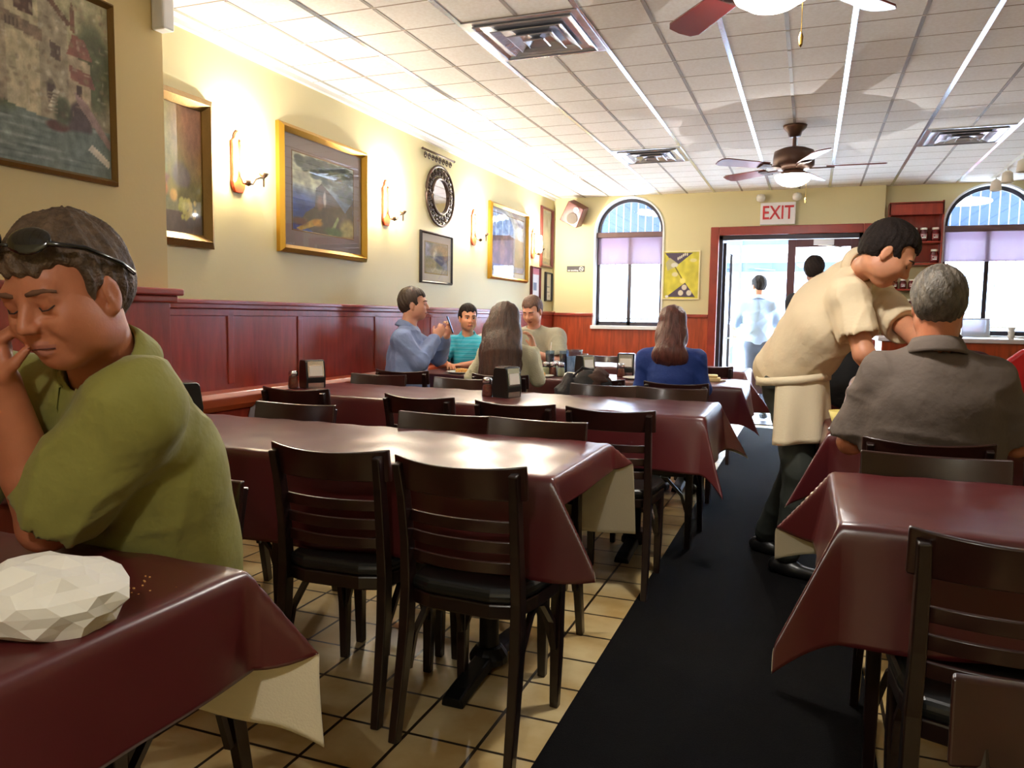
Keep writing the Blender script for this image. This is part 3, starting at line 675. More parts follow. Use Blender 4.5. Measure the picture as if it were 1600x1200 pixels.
# ------------------------------------------------------------------ ceiling fans
m_fanb = mat('fan_bronze', (92, 66, 56), .4, metal=.4); m_blade = mat('fan_blade_red_wood', (110, 36, 30), .35, coat=.3)
m_bowl = mat('lit_fan_bowl', (255, 250, 235), .4, emit=(255, 244, 222), estr=5.)
def fan(x, y, rot, lb_):
    r = empty('ceiling_fan', (x, y, ZC))
    MB().lathe([(.02, -.09), (.045, -.085), (.055, -.05), (.085, -.02), (.09, 0)], n=24).build('canopy', m_fanb, r, smooth=True)
    MB().lathe([(.014, -.2), (.014, -.08)], n=12).build('downrod', m_fanb, r)
    MB().lathe([(.03, -.17), (.09, -.175), (.148, -.20), (.155, -.25), (.155, -.31), (.12, -.335), (.07, -.345)], n=32).build('motor_housing', m_fanb, r, smooth=True)
    MB().lathe([(.07, -.345), (.09, -.355), (.09, -.375), (.12, -.385)], n=24).build('light_collar', m_fanb, r, smooth=True)
    MB().lathe([(.135, -.385), (.138, -.395), (.12, -.43), (.075, -.458), (.02, -.468), (0.004, -.47)], n=28).build('lamp_bowl', m_bowl, r, smooth=True)
    for q in range(5):
        a = rot+q*2*PI/5; c, s_ = math.cos(a), math.sin(a)
        R = np.array([[c, -s_, 0], [s_, c, 0], [0, 0, 1.]]) @ np.array([[1, 0, 0], [0, math.cos(.2), -math.sin(.2)], [0, math.sin(.2), math.cos(.2)]])
        b = MB(); pts = [(.24, -.055), (.62, -.07), (.66, -.05), (.67, 0), (.66, .05), (.62, .07), (.24, .055)]
        b.prism([(p_[0], p_[1]) for p_ in pts], R @ V(0, 0, 0)+V(0, 0, -.325), R[:, 0], R[:, 1], R[:, 2], .008)
        o = b.build('blade', m_blade, r, bevel=.003)
        b = MB(); b.box((.12, -.02, -.012), (.30, .02, -.002), R, (0, 0, -.325)); b.box((.22, -.045, -.010), (.30, .045, -.002), R, (0, 0, -.325)); b.build('blade_arm', m_fanb, r, bevel=.002)
    MB().tube([(.10, -.02, -.38), (.10, -.02, -.56)], .0015, 5).lathe([(.003, -.56), (.008, -.575), (.006, -.60), (0, -.61)], (.10, -.02, 0), 10).build('pull_chain', mat('brass', (200, 160, 80), .25, metal=1), r)
    l = point('fan_light', (0, 0, -.50), FAN_LIGHT, (1, .93, .82), .12, spot=3.1); l.parent = r
    l = point('fan_light_glow', (0, 0, -.50), FAN_LIGHT*.45, (1, .95, .88), .2); l.parent = r
    tag(r, lb_, 'ceiling fan', 'ceiling fans with light bowls')
fan(-.175, 6.6, .02, 'ceiling fan with lit bowl hanging before the exit sign')
fan(-.17, 2.86, .95, 'ceiling fan cut by the top edge, with only bowl, blades and pull chain showing')
for y in (-.6,):  # extra fan behind the camera, added to light the front of the room
    fan(-.17, y, .3, 'added unseen ceiling fan lighting the front of the room')
# track light
r = empty('track_light', (1.72, 8.6, ZC))
MB().box((-.018, -.9, -.03), (.018, .95, 0)).build('track', m_white, r)
for y in (-.35, .25, .75):
    b = MB(); b.lathe([(.02, -.05), (.045, -.07), (.055, -.16), (.05, -.165), (.03, -.10)], (0, y, 0), 18); b.build('lamp_head', mat('cream_lamp_head', (222, 208, 186), .5), r, smooth=True)
    MB().tube([(0, y, -.03), (0, y, -.06)], .008, 8).build('stem', m_white, r)
tag(r, 'white ceiling track with three small lamp heads over the jar shelf window', 'track light')
tag(MB().box((-.04, -.035, -.09), (.04, .035, .09)).build('wall_box', mat('white_plastic_case', (225, 225, 222), .4), loc=(-2.955, 3.0, 2.683), bevel=.01), 'small white plastic box fixed high on the pillar edge near the ceiling', 'wall box')

# ------------------------------------------------------------------ jar shelf
sx0, sx1 = .765, 1.30; sy = YB-.14
r = empty('jar_shelf', (0, 0, 0))
b = MB(); b.box((sx0, sy, 1.09), (sx0+.018, YB+.07, 2.55)); b.box((sx1-.018, sy, 1.09), (sx1, YB+.07, 2.57)); b.build('side_panel', m_red, r, bevel=.003)
for z in (1.36, 1.62, 1.90, 2.135): MB().box((sx0, sy-.01, z-.02), (sx1, YB+.07, z)).build('shelf', m_trimred, r, bevel=.003)
MB().box((sx0+.01, YB+.055, 1.92), (sx1-.01, YB+.07, 2.55)).box((sx0, sy, 2.42), (sx1, sy+.015, 2.55)).box((sx0, sy, 2.535), (sx1, YB+.07, 2.56)).build('back_panel', m_red, r, bevel=.003)
tag(r, 'tall red wood shelf unit full of jars on the back wall', 'shelf')
m_sauce = mat('dark_red_sauce', (92, 20, 22), .15, coat=.6); m_label = mat('jar_label', (128, 40, 44), .5); m_lid = mat('white_jar_lid', (236, 230, 214), .4)
def jar():
    r = empty('sauce_jar')
    MB().lathe([(.036, 0), (.042, .006), (.042, .095), (.034, .115), (.032, .125)], n=20).build('jar_body', m_sauce, r, smooth=True)
    MB().lathe([(.034, .12), (.036, .122), (.036, .138), (.033, .142)], n=20).build('lid', m_lid, r, smooth=True)
    b = MB(); n = 10
    for i in range(n): 
        a0 = -PI/2-1.0+2.0*i/n; a1 = -PI/2-1.0+2.0*(i+1)/n
        b.add([(.0428*math.cos(a0), .0428*math.sin(a0), .02), (.0428*math.cos(a1), .0428*math.sin(a1), .02), (.0428*math.cos(a1), .0428*math.sin(a1), .08), (.0428*math.cos(a0), .0428*math.sin(a0), .08)], [(0, 1, 2, 3)])
    lab = b.build('label', m_label, r)
    b = MB(); b.box((-.024, -.0445, .064), (.024, -.0435, .068)).box((-.02, -.0445, .032), (.022, -.0435, .044)).box((-.006, -.0445, .05), (.024, -.0435, .056)).box((-.026, -.0444, .026), (-.024, -.0434, .072))
    b.build('label_print', m_white, lab)
    return r
j0 = jar(); n_ = 0
shelf_jars = [(2.135, [.815, .915, 1.02, 1.12, 1.235], 'top'), (1.90, [.83, .93, 1.235], 'second'), (1.62, [.86, .945, 1.03, 1.12], 'third'), (1.36, [.84, .93, 1.02, 1.11, 1.20], 'lowest')]
pos_w = ['first', 'second', 'third', 'fourth', 'fifth']
for z, xs_, nm in shelf_jars:
    for q, x in enumerate(xs_):
        j = j0 if n_ == 0 else copy_tree(j0); n_ += 1
        j.location = (x, sy+.06, z); j.scale = (1, 1, 1.05) if z != 1.62 else (.8, .8, .75)
        tag(j, 'dark red jar with white lid, %s in the %s row of the shelf' % (pos_w[q], nm), 'jar', 'sauce jars on the red wood shelf')
r = empty('plastic_bin', (0, 0, 0))
MB().box((.80, sy-.0, 1.09), (1.18, sy+.19, 1.335)).build('bin', mat('frosted_plastic', (172, 172, 176), .25, bump=.4, bscale=30), r, bevel=.02)
MB().box((.79, sy-.01, 1.07), (1.19, sy+.2, 1.09)).build('tray', m_red, r)
tag(r, 'frosted plastic bin standing under the lowest jar row of the shelf', 'bin')

# ================================================================== TABLES AND CLOTHS
def cloth(name, x0, x1, y0, y1, z, ov, beta, seed=0, wave=.03, corner=None, wrinkle=.0012):
    """vinyl cloth over a table: ov = overhang (left, right, near, far); corners fold outward like cones"""
    rnd = np.random.RandomState(seed)
    def axis(a, b, oa, ob, n):
        return np.concatenate([a-oa+oa*np.linspace(0, 1, 26)[:-1]**1.0, np.linspace(a, b, n), b+ob*np.linspace(0, 1, 26)[1:]])
    us = axis(x0, x1, ov[0], ov[1], int((x1-x0)/.035)); vs_ = axis(y0, y1, ov[2], ov[3], int((y1-y0)/.03))
    U, W = np.meshgrid(us, vs_)
    p = np.where(U < x0, x0-U, np.where(U > x1, U-x1, 0)); sx = np.where(U < x0, -1, 1.)
    q = np.where(W < y0, y0-W, np.where(W > y1, W-y1, 0)); sy_ = np.where(W < y0, -1, 1.)
    cx = np.clip(U, x0, x1); cyy = np.clip(W, y0, y1)
    ph = rnd.uniform(0, 6, 8)
    def off(d, s, k):   # outward flare growing with drop
        return d*.05 + wave*(.6+.5*np.sin(s*7.3+ph[k])+.35*np.sin(s*15.1+ph[k+4]))*(np.clip(d, 0, 1)/.3)**1.4
    r = .014
    def hd(d, s, k):
        a = r*(1-np.exp(-d/r)); return a+off(d, s, k), np.maximum(d-a, 0)*.985
    ox, dx = hd(p, cyy, 0); oy, dy = hd(q, cx, 2)
    X = cx+np.where(q == 0, sx*ox*(p > 0), 0); Y = cyy+np.where(p == 0, sy_*oy*(q > 0), 0)
    Z = z - np.where(q == 0, dx, np.where(p == 0, dy, 0))
    c = (p > 0) & (q > 0)
    rho = np.sqrt(p*p+q*q); th = np.arctan2(q, np.maximum(p, 1e-9)); t = th/(PI/2)
    B = np.zeros_like(p); AZ = np.zeros_like(p); tm = np.full_like(p, .5)
    key = {(-1., -1.): 0, (1., -1.): 1, (1., 1.): 2, (-1., 1.): 3}
    for (a, b_), i in key.items():
        mk = (sx == a) & (sy_ == b_); B[mk] = beta[i][0]; tm[mk] = beta[i][1]; AZ[mk] = beta[i][2] if len(beta[i]) > 2 else beta[i][1]*PI/2
    w_ = np.where(t < tm, t/tm, (1-t)/(1-tm)); e = .07
    w_ = 1-(np.sqrt((1-w_)**2+e*e)-e*(w_))  # rounded ridge
    w_ = np.clip(w_, 0, 1)
    # base directions at both sides (from the side drop functions at this rho)
    oxr, dxr = hd(rho, np.where(sy_ > 0, y1, y0), 0); oyr, dyr = hd(rho, np.where(sx > 0, x1, x0), 2)
    ps = AZ
    bx_, by_, bz_ = (1-t)*oxr, t*oyr, -((1-t)*dxr+t*dyr)
    L = np.sqrt(bx_**2+by_**2+bz_**2)+1e-9
    sb = np.sin(w_*B); cb = np.cos(w_*B)
    azx = np.cos(ps); azy = np.sin(ps)
    RX = bx_*cb+L*sb*azx; RY = by_*cb+L*sb*azy; RZ = bz_*cb
    X = np.where(c, cx+sx*RX, X); Y = np.where(c, cyy+sy_*RY, Y); Z = np.where(c, z+RZ, Z)
    top = (p == 0) & (q == 0)
    edge = np.minimum(np.minimum(U-x0, x1-U), np.minimum(W-y0, y1-W))
    wr = wrinkle*(np.sin(U*23+ph[0]+2*np.sin(W*9))+np.sin(W*31+U*11+ph[1]))+.0022*np.exp(-np.maximum(edge, 0)/.05)*np.sin(U*38+ph[2])
    Z = Z+np.where(top, wr*.7+.001, .0)
    nx, ny = len(us), len(vs_)
    b = MB(); b.add(np.stack([X, Y, Z], -1).reshape(-1, 3), [(j*nx+i, j*nx+i+1, (j+1)*nx+i+1, (j+1)*nx+i) for j in range(ny-1) for i in range(nx-1)])
    o = b.build(name, [m_burg], smooth=True)
    o.data.materials.append(m_felt)
    # make sure normals face up on the top
    if o.data.polygons[(ny//2)*(nx-1)+nx//2].normal.z < 0: o.data.flip_normals()
    s_ = o.modifiers.new('solid', 'SOLIDIFY'); s_.thickness = .003; s_.offset = 1; s_.material_offset = 1; s_.material_offset_rim = 1
    return o
m_tabtop = mat('table_laminate', (60, 34, 26), .4)
def table(x0, x1, y0, y1, lab, cols):
    r = empty('dining_table', ((x0+x1)/2, (y0+y1)/2, 0)); hx, hy = (x1-x0)/2, (y1-y0)/2
    MB().box((-hx+.01, -hy+.01, ZT-.038), (hx-.01, hy-.01, ZT-.004)).build('tabletop', m_tabtop, r, bevel=.004)
    for c in cols:
        x = c-(x0+x1)/2
        b = MB(); b.lathe([(.04, .05), (.035, .09), (.035, ZT-.06), (.05, ZT-.04)], (x, 0, 0), 16); b.build('pedestal', m_iron, r, smooth=True)
        b = MB(); b.sweep([(x, -hy+.03, .018), (x, -hy+.09, .03), (x, -.05, .05), (x, .05, .05), (x, hy-.09, .03), (x, hy-.03, .018)], [(-.04, -.018), (.04, -.018), (.032, .016), (-.032, .016)])
        b.lathe([(.07, .03), (.07, .055), (.045, .09)], (x, 0, 0), 16); b.build('foot_bar', m_iron, r, bevel=.006)
        MB().box((x-.03, -hy+.06, ZT-.06), (x+.03, hy-.06, ZT-.038)).build('top_bracket', m_iron, r)
    tag(r, lab, 'table', 'long tables under burgundy cloths'); return r
R45 = (.82, .5)
specs = [
 ((-2.5, -.955, .44, 1.125), (.2, .20, .26, .34), [R45, (.4, .5), (.66, .24), R45], 'corner table with the man in green leaning on it', 'burgundy vinyl cloth under the crumpled white paper wrapper', (-1.4, -2.3), 3),
 ((-2.88, -.69, 2.147, 2.83), (.1, .11, .31, .38), [R45, (.55, .76, .15), (.85, .36), R45], 'first long empty table, beside the two big slat back chairs', 'burgundy vinyl cloth with pale sheen on the first long table', (-1.02, -2.3), 5),
 ((-3.0, -.463, 3.815, 4.50), (.1, .28, .29, .29), [R45, (.28, .5), (.5, .5), R45], 'second long empty table, holding two napkin dispensers', 'burgundy vinyl cloth with bluish glare on its corner, under two napkin dispensers', (-.85, -2.4), 8),
 ((-3.0, -.43, 5.58, 6.28), (.1, .27, .27, .27), [R45, (.55, .5), (.7, .5), R45], 'long table where the group is eating', 'burgundy vinyl cloth on the table where the group is eating', (-.85, -2.4), 11),
 ((-2.95, -.53, 7.24, 7.92), (.1, .27, .27, .27), [R45, (.55, .5), (.7, .5), R45], 'long table beneath the arched window, beyond the eating group', 'burgundy vinyl cloth on the table beneath the arched window, beyond the group', (-.9, -2.4), 14),
 ((.095, 1.9, 1.947, 2.61), (.25, .2, .29, .30), [(.50, .45), R45, R45, (.62, .35)], 'empty table across the aisle, behind the grey haired man\'s back', 'burgundy vinyl cloth on the empty table behind the grey haired man\'s back', (.6, 1.5), 17),
 ((.10, 1.9, 3.52, 4.20), (.27, .2, .27, .27), [(.6, .5), R45, R45, (.6, .5)], 'table in front of the grey haired man', 'burgundy vinyl cloth on the table in front of the grey haired man', (.6, 1.5), 20),
 ((.05, 1.7, 5.75, 6.42), (.27, .2, .27, .27), [(.6, .5), R45, R45, (.6, .5)], 'table seen in the gap between the waiter and the grey haired man', 'burgundy vinyl cloth on the table glimpsed past the waiter\'s apron', (.5, 1.3), 23),
]
for (x0, x1, y0, y1), ov, be, l1, l2, cols, sd in specs:
    table(x0, x1, y0, y1, l1, cols)
    c = cloth('tablecloth', x0, x1, y0, y1, ZT, ov, be, sd)
    tag(c, l2, 'tablecloth', 'burgundy vinyl tablecloths')

# ================================================================== CHAIRS
def chair_proto():
    r = empty('dining_chair')
    def q(x, y0_, y1_, z, t=0): return (x, y0_, z)
    # rear legs running up into back posts
    for s in (-1, 1):
        path = [(s*.185, -.235, 0), (s*.183, -.205, .16), (s*.180, -.178, .32), (s*.178, -.17, .46), (s*.176, -.18, .60), (s*.178, -.20, .74), (s*.182, -.222, .835)]
        b = MB(); b.sweep(path, [(-.015, -.02), (.015, -.02), (.015, .02), (-.015, .02)], up=(0, 1, 0), scales=[.9, 1, 1.1, 1.1, 1, .95, .85])
        b.build('leg', m_dark, r, bevel=.004)
        b = MB(); b.sweep([(s*.17, .175, .43), (s*.17, .172, .2), (s*.168, .168, 0)], [(-.019, -.019), (.019, -.019), (.019, .019), (-.019, .019)], up=(0, 1, 0), scales=[1, .95, .75])
        b.build('leg', m_dark, r, bevel=.004)
    def curved(z0, z1, hw, dep, th, n=20, yo=0., lean=0., sc=0.):
        b = MB(); vs = []
        for i in range(n+1):
            x = -hw+2*hw*i/n; y = yo-dep*(1-(x/hw)**2)
            for (dy, z, ly) in ((-th/2, z0, 0), (th/2, z0, 0), (th/2, z1-sc*(1-(x/hw)**2), lean), (-th/2, z1-sc*(1-(x/hw)**2), lean)): vs.append((x, y+dy+ly, z))
        fs = [(i*4+j, i*4+(j+1) % 4, (i+1)*4+(j+1) % 4, (i+1)*4+j) for i in range(n) for j in range(4)]+[(3, 2, 1, 0), (n*4, n*4+1, n*4+2, n*4+3)]
        return b.add(vs, fs)
    curved(.755, .856, .207, .050, .020, yo=-.180, lean=-.016, sc=.013).build('top_rail', m_dark2, r, bevel=.005, wn=True)
    for z, yo in ((.675, -.172), (.615, -.165), (.555, -.160)):
        curved(z-.017, z+.017, .172, .034, .013, yo=yo).build('slat', m_dark2, r, bevel=.003, wn=True)
    def seatpoly(k):
        return [(k*x, k*y) for x, y in ((-.17, -.17), (-.10, -.195), (.10, -.195), (.17, -.17), (.195, -.05), (.205, .10), (.17, .19), (.09, .215), (-.09, .215), (-.17, .19), (-.205, .10), (-.195, -.05))]
    MB().prism(seatpoly(.97), (0, 0, .405), (1, 0, 0), (0, 1, 0), (0, 0, 1), .045).build('seat_frame', m_dark, r, bevel=.006)
    MB().prism(seatpoly(1.0), (0, 0, .45), (1, 0, 0), (0, 1, 0), (0, 0, 1), .042).build('seat', m_vinyl, r, bevel=.018, seg=3)
    for s in (-1, 1):
        b = MB(); b.sweep([(s*.168, .15, .20), (s*.167, .13, .30), (s*.165, .05, .385), (s*.165, 0, .40), (s*.168, -.05, .385), (s*.175, -.14, .30), (s*.18, -.165, .20)], [(-.008, -.009), (.008, -.009), (.008, .009), (-.008, .009)], up=(1, 0, 0))
        b.build('brace', m_dark, r)
    b = MB(); b.sweep([(-.16, .165, .20), (-.13, .165, .30), (-.05, .17, .385), (.05, .17, .385), (.13, .165, .30), (.16, .165, .20)], [(-.008, -.009), (.008, -.009), (.008, .009), (-.008, .009)], up=(0, 1, 0)); b.build('brace', m_dark, r)
    return r
ch0 = chair_proto(); first = True
GR = 'dark wood slat back chairs with black seats'
chairs = [
 (-1.365, 1.99, .03, 'big dark slat back chair at the first long table, nearer the man in green'),
 (-.905, 1.94, -.05, 'big dark slat back chair at the aisle corner of the first long table'),
 (-1.46, 1.50, PI+.05, 'dark chair the man in the green shirt sits on'),
 (-1.395, 2.90, PI, 'dark chair behind the first long table, touching its twin on the wall side'),
 (-.985, 2.90, PI-.02, 'dark chair behind the first long table, touching its twin on the aisle side'),
 (-2.15, 2.93, PI+.03, 'dark chair behind the first long table, alone towards the wall'),
 (-1.83, 3.46, -.1, 'dark chair before the second table, halfway between the two napkin dispensers'),
 (-1.29, 3.40, -.05, 'dark chair in front of the napkin dispenser behind which the long haired woman sits'),
 (-.82, 3.37, 0, 'dark chair at the aisle end of the second table, beside the cloth corner'),
 (-2.60, 3.50, .05, 'dark chair below the wall side napkin dispenser'),
 (-2.08, 4.60, PI+.03, 'dark chair behind the second table, back to back with the long haired woman'),
 (-1.15, 4.60, PI, 'dark chair behind the second table, below the black bag'),
 (-.74, 4.61, PI, 'dark chair behind the second table, back to back with the woman in blue'),
 (-2.72, 4.62, PI+.05, 'dark chair behind the second table, below the blue shirted man'),
 (-.78, 4.96, -.03, 'dark chair the woman in blue sits on'),
 (-1.32, 4.98, 0, 'dark chair with a black bag hung on it, between the two women'),
 (-2.00, 5.0, .06, 'dark chair the long haired woman sits on'),
 (-2.76, 4.98, .1, 'dark chair the man in the blue shirt sits on'),
 (-2.27, 6.78, PI, 'dark chair of the man in the grey T-shirt'),
 (-2.80, 6.70, PI, 'dark chair of the boy in the turquoise shirt'),
 (-2.84, 6.86, 0, 'dark chair of the person in white, back to back with the boy'),
 (-.80, 6.86, .05, 'dark chair facing the table under the window, beside the doorway'),
 (-2.02, 8.12, PI+.03, 'dark chair with bluish glare directly under the arched window'),
 (.41, 1.68, .0, 'dark slat back chair tucked at the empty table across the aisle'),
 (.375, 2.68, PI, 'dark chair back to back with the grey haired man\'s chair'),
 (.815, 2.68, PI, 'dark chair cut by the frame edge beside the grey haired man'),
 (.40, 2.97, 0, 'dark chair the grey haired man sits on'),
 (.62, 4.72, PI, 'dark chair of the diner facing the grey haired man'),
 (.24, 5.30, 0, 'dark chair beyond the waiter with a black jacket on it'),
 (.38, .99, PI-.12, 'dark chair in the bottom corner, only the curved top of its back showing'),
]
chair_objs = []
for x, y, rz, lb_ in chairs:
    c = ch0 if first else copy_tree(ch0); first = False
    o = Matrix.Rotation(rz, 3, 'Z') @ Vector((0, -.22, 0))
    c.location = (x-o.x, y-o.y, .0 if not (-.67 < x < .235) else .0); c.rotation_euler.z = rz
    tag(c, lb_, 'chair', GR); chair_objs.append(c)

# ================================================================== THINGS ON TABLES
def dispenser(x, y, rz, lab, s=1.):
    r = empty('napkin_dispenser', (x, y, ZT+.002), rz)
    # black side walls, chrome faces at +-y
    prof = [(-.052, 0), (.052, 0), (.058, .06), (.045, .155), (.035, .168), (-.035, .168), (-.045, .155), (-.058, .06)]
    MB().prism([(a*s, b_*s) for a, b_ in prof], (-.062*s, 0, 0), (0, 1, 0), (0, 0, 1), (1, 0, 0), .124*s).build('body', m_black, r, bevel=.004)
    for sg in (-1, 1):
        b = MB(); x0, x1 = -.050*s, .050*s
        def pt(z): return sg*(.0535+.006*z/.06 if z < .06 else .0595-.0135*(z-.06)/.095)*s
        for za, zb in ((.004, .075), (.135, .162)):
            b.add([(x0, pt(za), za*s), (x1, pt(za), za*s), (x1, pt(zb), zb*s), (x0, pt(zb), zb*s)], [(0, 1, 2, 3)])
        for xa, xb in ((x0, x0+.008*s), (x1-.008*s, x1)): b.add([(xa, pt(.075), .075*s), (xb, pt(.075), .075*s), (xb, pt(.135), .135*s), (xa, pt(.135), .135*s)], [(0, 1, 2, 3)])
        b.build('face_plate', m_chrome, r)
        MB().add([(x0+.008*s, pt(.075)+sg*.0012, .075*s), (x1-.008*s, pt(.075)+sg*.0012, .075*s), (x1-.008*s, pt(.135)+sg*.0012, .135*s), (x0+.008*s, pt(.135)+sg*.0012, .135*s)], [(0, 1, 2, 3)]).build('napkins', m_paper, r)
    MB().box((-.055*s, -.03*s, .168*s), (.055*s, .03*s, .171*s)).build('top_plate', m_chrome, r)
    tag(r, lab, 'napkin dispenser'); return r
dispenser(-2.50, 2.62, -.62, 'chrome faced napkin dispenser half hidden behind the man in green')
dispenser(-2.93, 4.14, 1.05, 'napkin dispenser on the second long table beside the red wall panel', 1.05)
dispenser(-1.63, 4.20, 1.25, 'napkin dispenser in front of the long haired woman', 1.05)
dispenser(P(914, 570, Y=5.98)[0], 5.98, .9, 'dark napkin dispenser between the ice water pitcher and the black bag')
dispenser(-1.36, 6.15, .1, 'napkin dispenser beside the woman in blue, with a shaker before it', 1.1)
m_chili = mat('chili_flakes', (150, 62, 30), .8, var=.5, vscale=200); m_cheese = mat('grated_cheese', (226, 208, 150), .9)
def shaker(x, y, fill, lab, s=1., z=None):
    r = empty('glass_shaker', (x, y, ZT+.002 if z is None else z))
    MB().lathe([(.022*s, .002), (.028*s, .004), (.030*s, .02), (.026*s, .06), (.022*s, .072)], n=16).build('contents', fill, r, smooth=True)
    MB().lathe([(.028*s, 0), (.033*s, .004), (.034*s, .02), (.030*s, .06), (.026*s, .085)], n=16, cap=False).build('glass_body', m_glassware, r, smooth=True)
    MB().lathe([(.028*s, .082), (.029*s, .100), (.024*s, .112), (.0, .116)], n=16).build('lid', m_chrome, r, smooth=True)
    tag(r, lab, 'shaker'); return r
shaker(-1.74, 4.17, m_chili, 'chili flake shaker beside the napkin dispenser in front of the long haired woman')
shaker(-2.985, 4.02, m_chili, 'chili flake shaker beside the dispenser by the red wall panel')
shaker(-1.375, 6.03, m_chili, 'small shaker right in front of the dispenser beside the woman in blue')
shaker(P(853, 570, Y=5.84)[0], 5.84, m_cheese, 'cheese shaker at the front of the group\'s table behind the woman\'s elbow')
shaker(P(864, 570, Y=5.86)[0], 5.86, m_chili, 'chili shaker in the middle of the condiment row on the group\'s table')
shaker(P(877, 570, Y=5.85)[0], 5.85, m_cheese, 'cheese shaker nearest the pitcher on the group\'s table')
shaker(P(870, 570, Y=6.05)[0], 6.05, m_cheese, 'glass oil cruet standing between the two cola glasses', 1.1)
m_cola = mat('cola', (44, 16, 14), .1, coat=.4)
def tumbler(x, y, lab, straw=True):
    r = empty('cola_glass', (x, y, ZT+.002))
    MB().lathe([(.026, .003), (.036, .165)], n=18).build('cola', m_cola, r, smooth=True)
    MB().lathe([(.028, 0), (.040, .19), (.038, .19), (.027, .004)], n=18, cap=False).build('glass', m_glassware, r, smooth=True)
    if straw: MB().tube([(.0, 0, .12), (.01, .005, .26)], .0035, 8).build('straw', m_white, r)
    tag(r, lab, 'drink glass', 'cola glasses'); return r
tumbler(P(859, 570, Y=6.14)[0], 6.14, 'cola glass with a white straw before the man in the grey T-shirt')
tumbler(P(881, 570, Y=6.17)[0], 6.17, 'full cola glass without a straw beside the water pitcher', False)
r = empty('water_pitcher', (P(897, 570, Y=6.12)[0], 6.12, ZT+.002))
MB().lathe([(.05, 0), (.056, .01), (.062, .17), (.068, .205), (.066, .205), (.058, .02)], n=24, cap=False).build('glass', m_glassware, r, smooth=True)
MB().lathe([(.05, .004), (.057, .02), (.061, .15), (.0, .151)], n=20).build('ice_water', mat('ice_water', (200, 208, 226), .2, bump=1., bscale=60), r, smooth=True)
MB().tube([(.06, 0, .17), (.11, 0, .17), (.115, 0, .10), (.06, 0, .06)], .008, 8).build('handle', m_glassware, r, smooth=True)
tag(r, 'glass pitcher of ice water on the group\'s table', 'pitcher')
m_plate = mat('white_plate', (230, 226, 215), .25); m_bread = mat('golden_bread', (206, 150, 76), .7, var=.3, vscale=30)
def plate(x, y, lab, food=None, rad=.12):
    r = empty('dinner_plate', (x, y, ZT+.002))
    MB().lathe([(.05*rad/.12, 0), (.08*rad/.12, .004), (rad, .018), (rad-.003, .020), (.075*rad/.12, .008), (0, .007)], n=28).build('plate', m_plate, r, smooth=True)
    if food:
        b = MB(); rr = random.Random(int(x*100))
        for q in range(7):
            a = rr.random()*6.28; d = rr.random()*rad*.55
            b.lathe([(.0, 0), (.028, .006), (.024, .03), (.0, .038)], (d*math.cos(a), d*math.sin(a), .007), 8)
        b.build('food', food, r, smooth=True)
    tag(r, lab, 'plate'); return r
plate(-2.62, 5.72, 'plate of food before the boy in the turquoise shirt', m_bread)
plate(P(846, 570, Y=5.70)[0], 5.70, 'plate with bread at the long haired woman\'s elbow', m_bread, .10)
plate(-2.42, 6.16, 'plate under the forearms of the man in the grey T-shirt', None, .1)
plate(P(930, 570, Y=5.75)[0], 5.75, 'pale oval plate next to the black bag', None, .12)
plate(-1.20, 5.90, 'big white plate partly hidden behind the woman in blue', None, .13)
def crumple(name, c, rad, seed, m, lab, cat, flat=True, amp=.18, sub=2, rz=0):
    bm = bmesh.new(); bmesh.ops.create_icosphere(bm, subdivisions=sub, radius=1.); rr = random.Random(seed)
    for v in bm.verts:
        k = 1+rr.uniform(-amp, amp)
        n_ = v.co.copy(); k += amp*1.6*(abs(math.sin(n_.x*4+seed))-abs(math.sin(n_.y*5+n_.z*3))+.6*math.sin(n_.x*9-n_.y*7))*.5
        v.co = Vector((v.co.x*k*rad[0], v.co.y*k*rad[1], v.co.z*k*rad[2]))
        if flat and v.co.z < -rad[2]*.75: v.co.z = -rad[2]*.75
    me = bpy.data.meshes.new(name); bm.to_mesh(me); bm.free(); me.materials.append(m)
    o = bpy.data.objects.new(name, me); COL.objects.link(o); o.location = (c[0], c[1], c[2]+rad[2]*.75); o.rotation_euler.z = rz
    return tag(o, lab, cat)
crumple('paper_wrapper', (*P(72, 945, Z=.82)[:2], ZT+.003), (.118, .095, .060), 12, m_paper, 'large crumpled white paper wrapper on the near corner table', 'paper wrapper', sub=3, amp=.075, rz=.35)
crumple('napkin', (P(893, 570, Y=5.66)[0], 5.66, ZT+.004), (.07, .05, .03), 5, m_paper, 'crumpled white napkin hanging at the table edge by the black bag', 'napkin')
crumple('napkin', (-1.0, 7.62, ZT+.004), (.09, .06, .05), 6, m_paper, 'crumpled white napkin on the farthest table beside the doorway', 'napkin', rz=.4)
crumple('napkin', (-.60, 6.0, ZT+.004), (.035, .03, .012), 7, m_paper, 'small scrap of paper at the aisle corner of the group\'s table', 'napkin')
b = MB(); b.box((-.11, -.07, 0), (.11, .07, .03)).box((-.10, -.06, .03), (.09, .06, .05))
tag(b.build('bread_slices', mat('pale_cream_bread', (222, 200, 140), .7), loc=(-.72, 6.02, ZT+.003), rz=.1, bevel=.008), 'stack of pale bread slices at the right elbow of the woman in blue', 'bread')
tag(MB().box((-.09, -.06, 0), (.09, .06, .006)).build('folded_menu', mat('maroon_menu', (110, 40, 48), .4), loc=(-1.25, 6.0, ZT+.004), rz=.5), 'maroon folded menu lying before the dispenser next to the woman in blue', 'menu')
# chili crumbs on the near table
b = MB(); rr = random.Random(2)
for q in range(60):
    x, y = -1.10+rr.gauss(0, .05), .97+rr.gauss(0, .03); s_ = .0012
    b.box((x-s_, y-s_, ZT+.002), (x+s_, y+s_, ZT+.0045))
tag(b.build('bread_crumbs', mat('crumb', (214, 160, 90), .8)), 'scattered bread crumbs on the near cloth corner behind the paper wrapper', 'crumbs', kind='stuff')
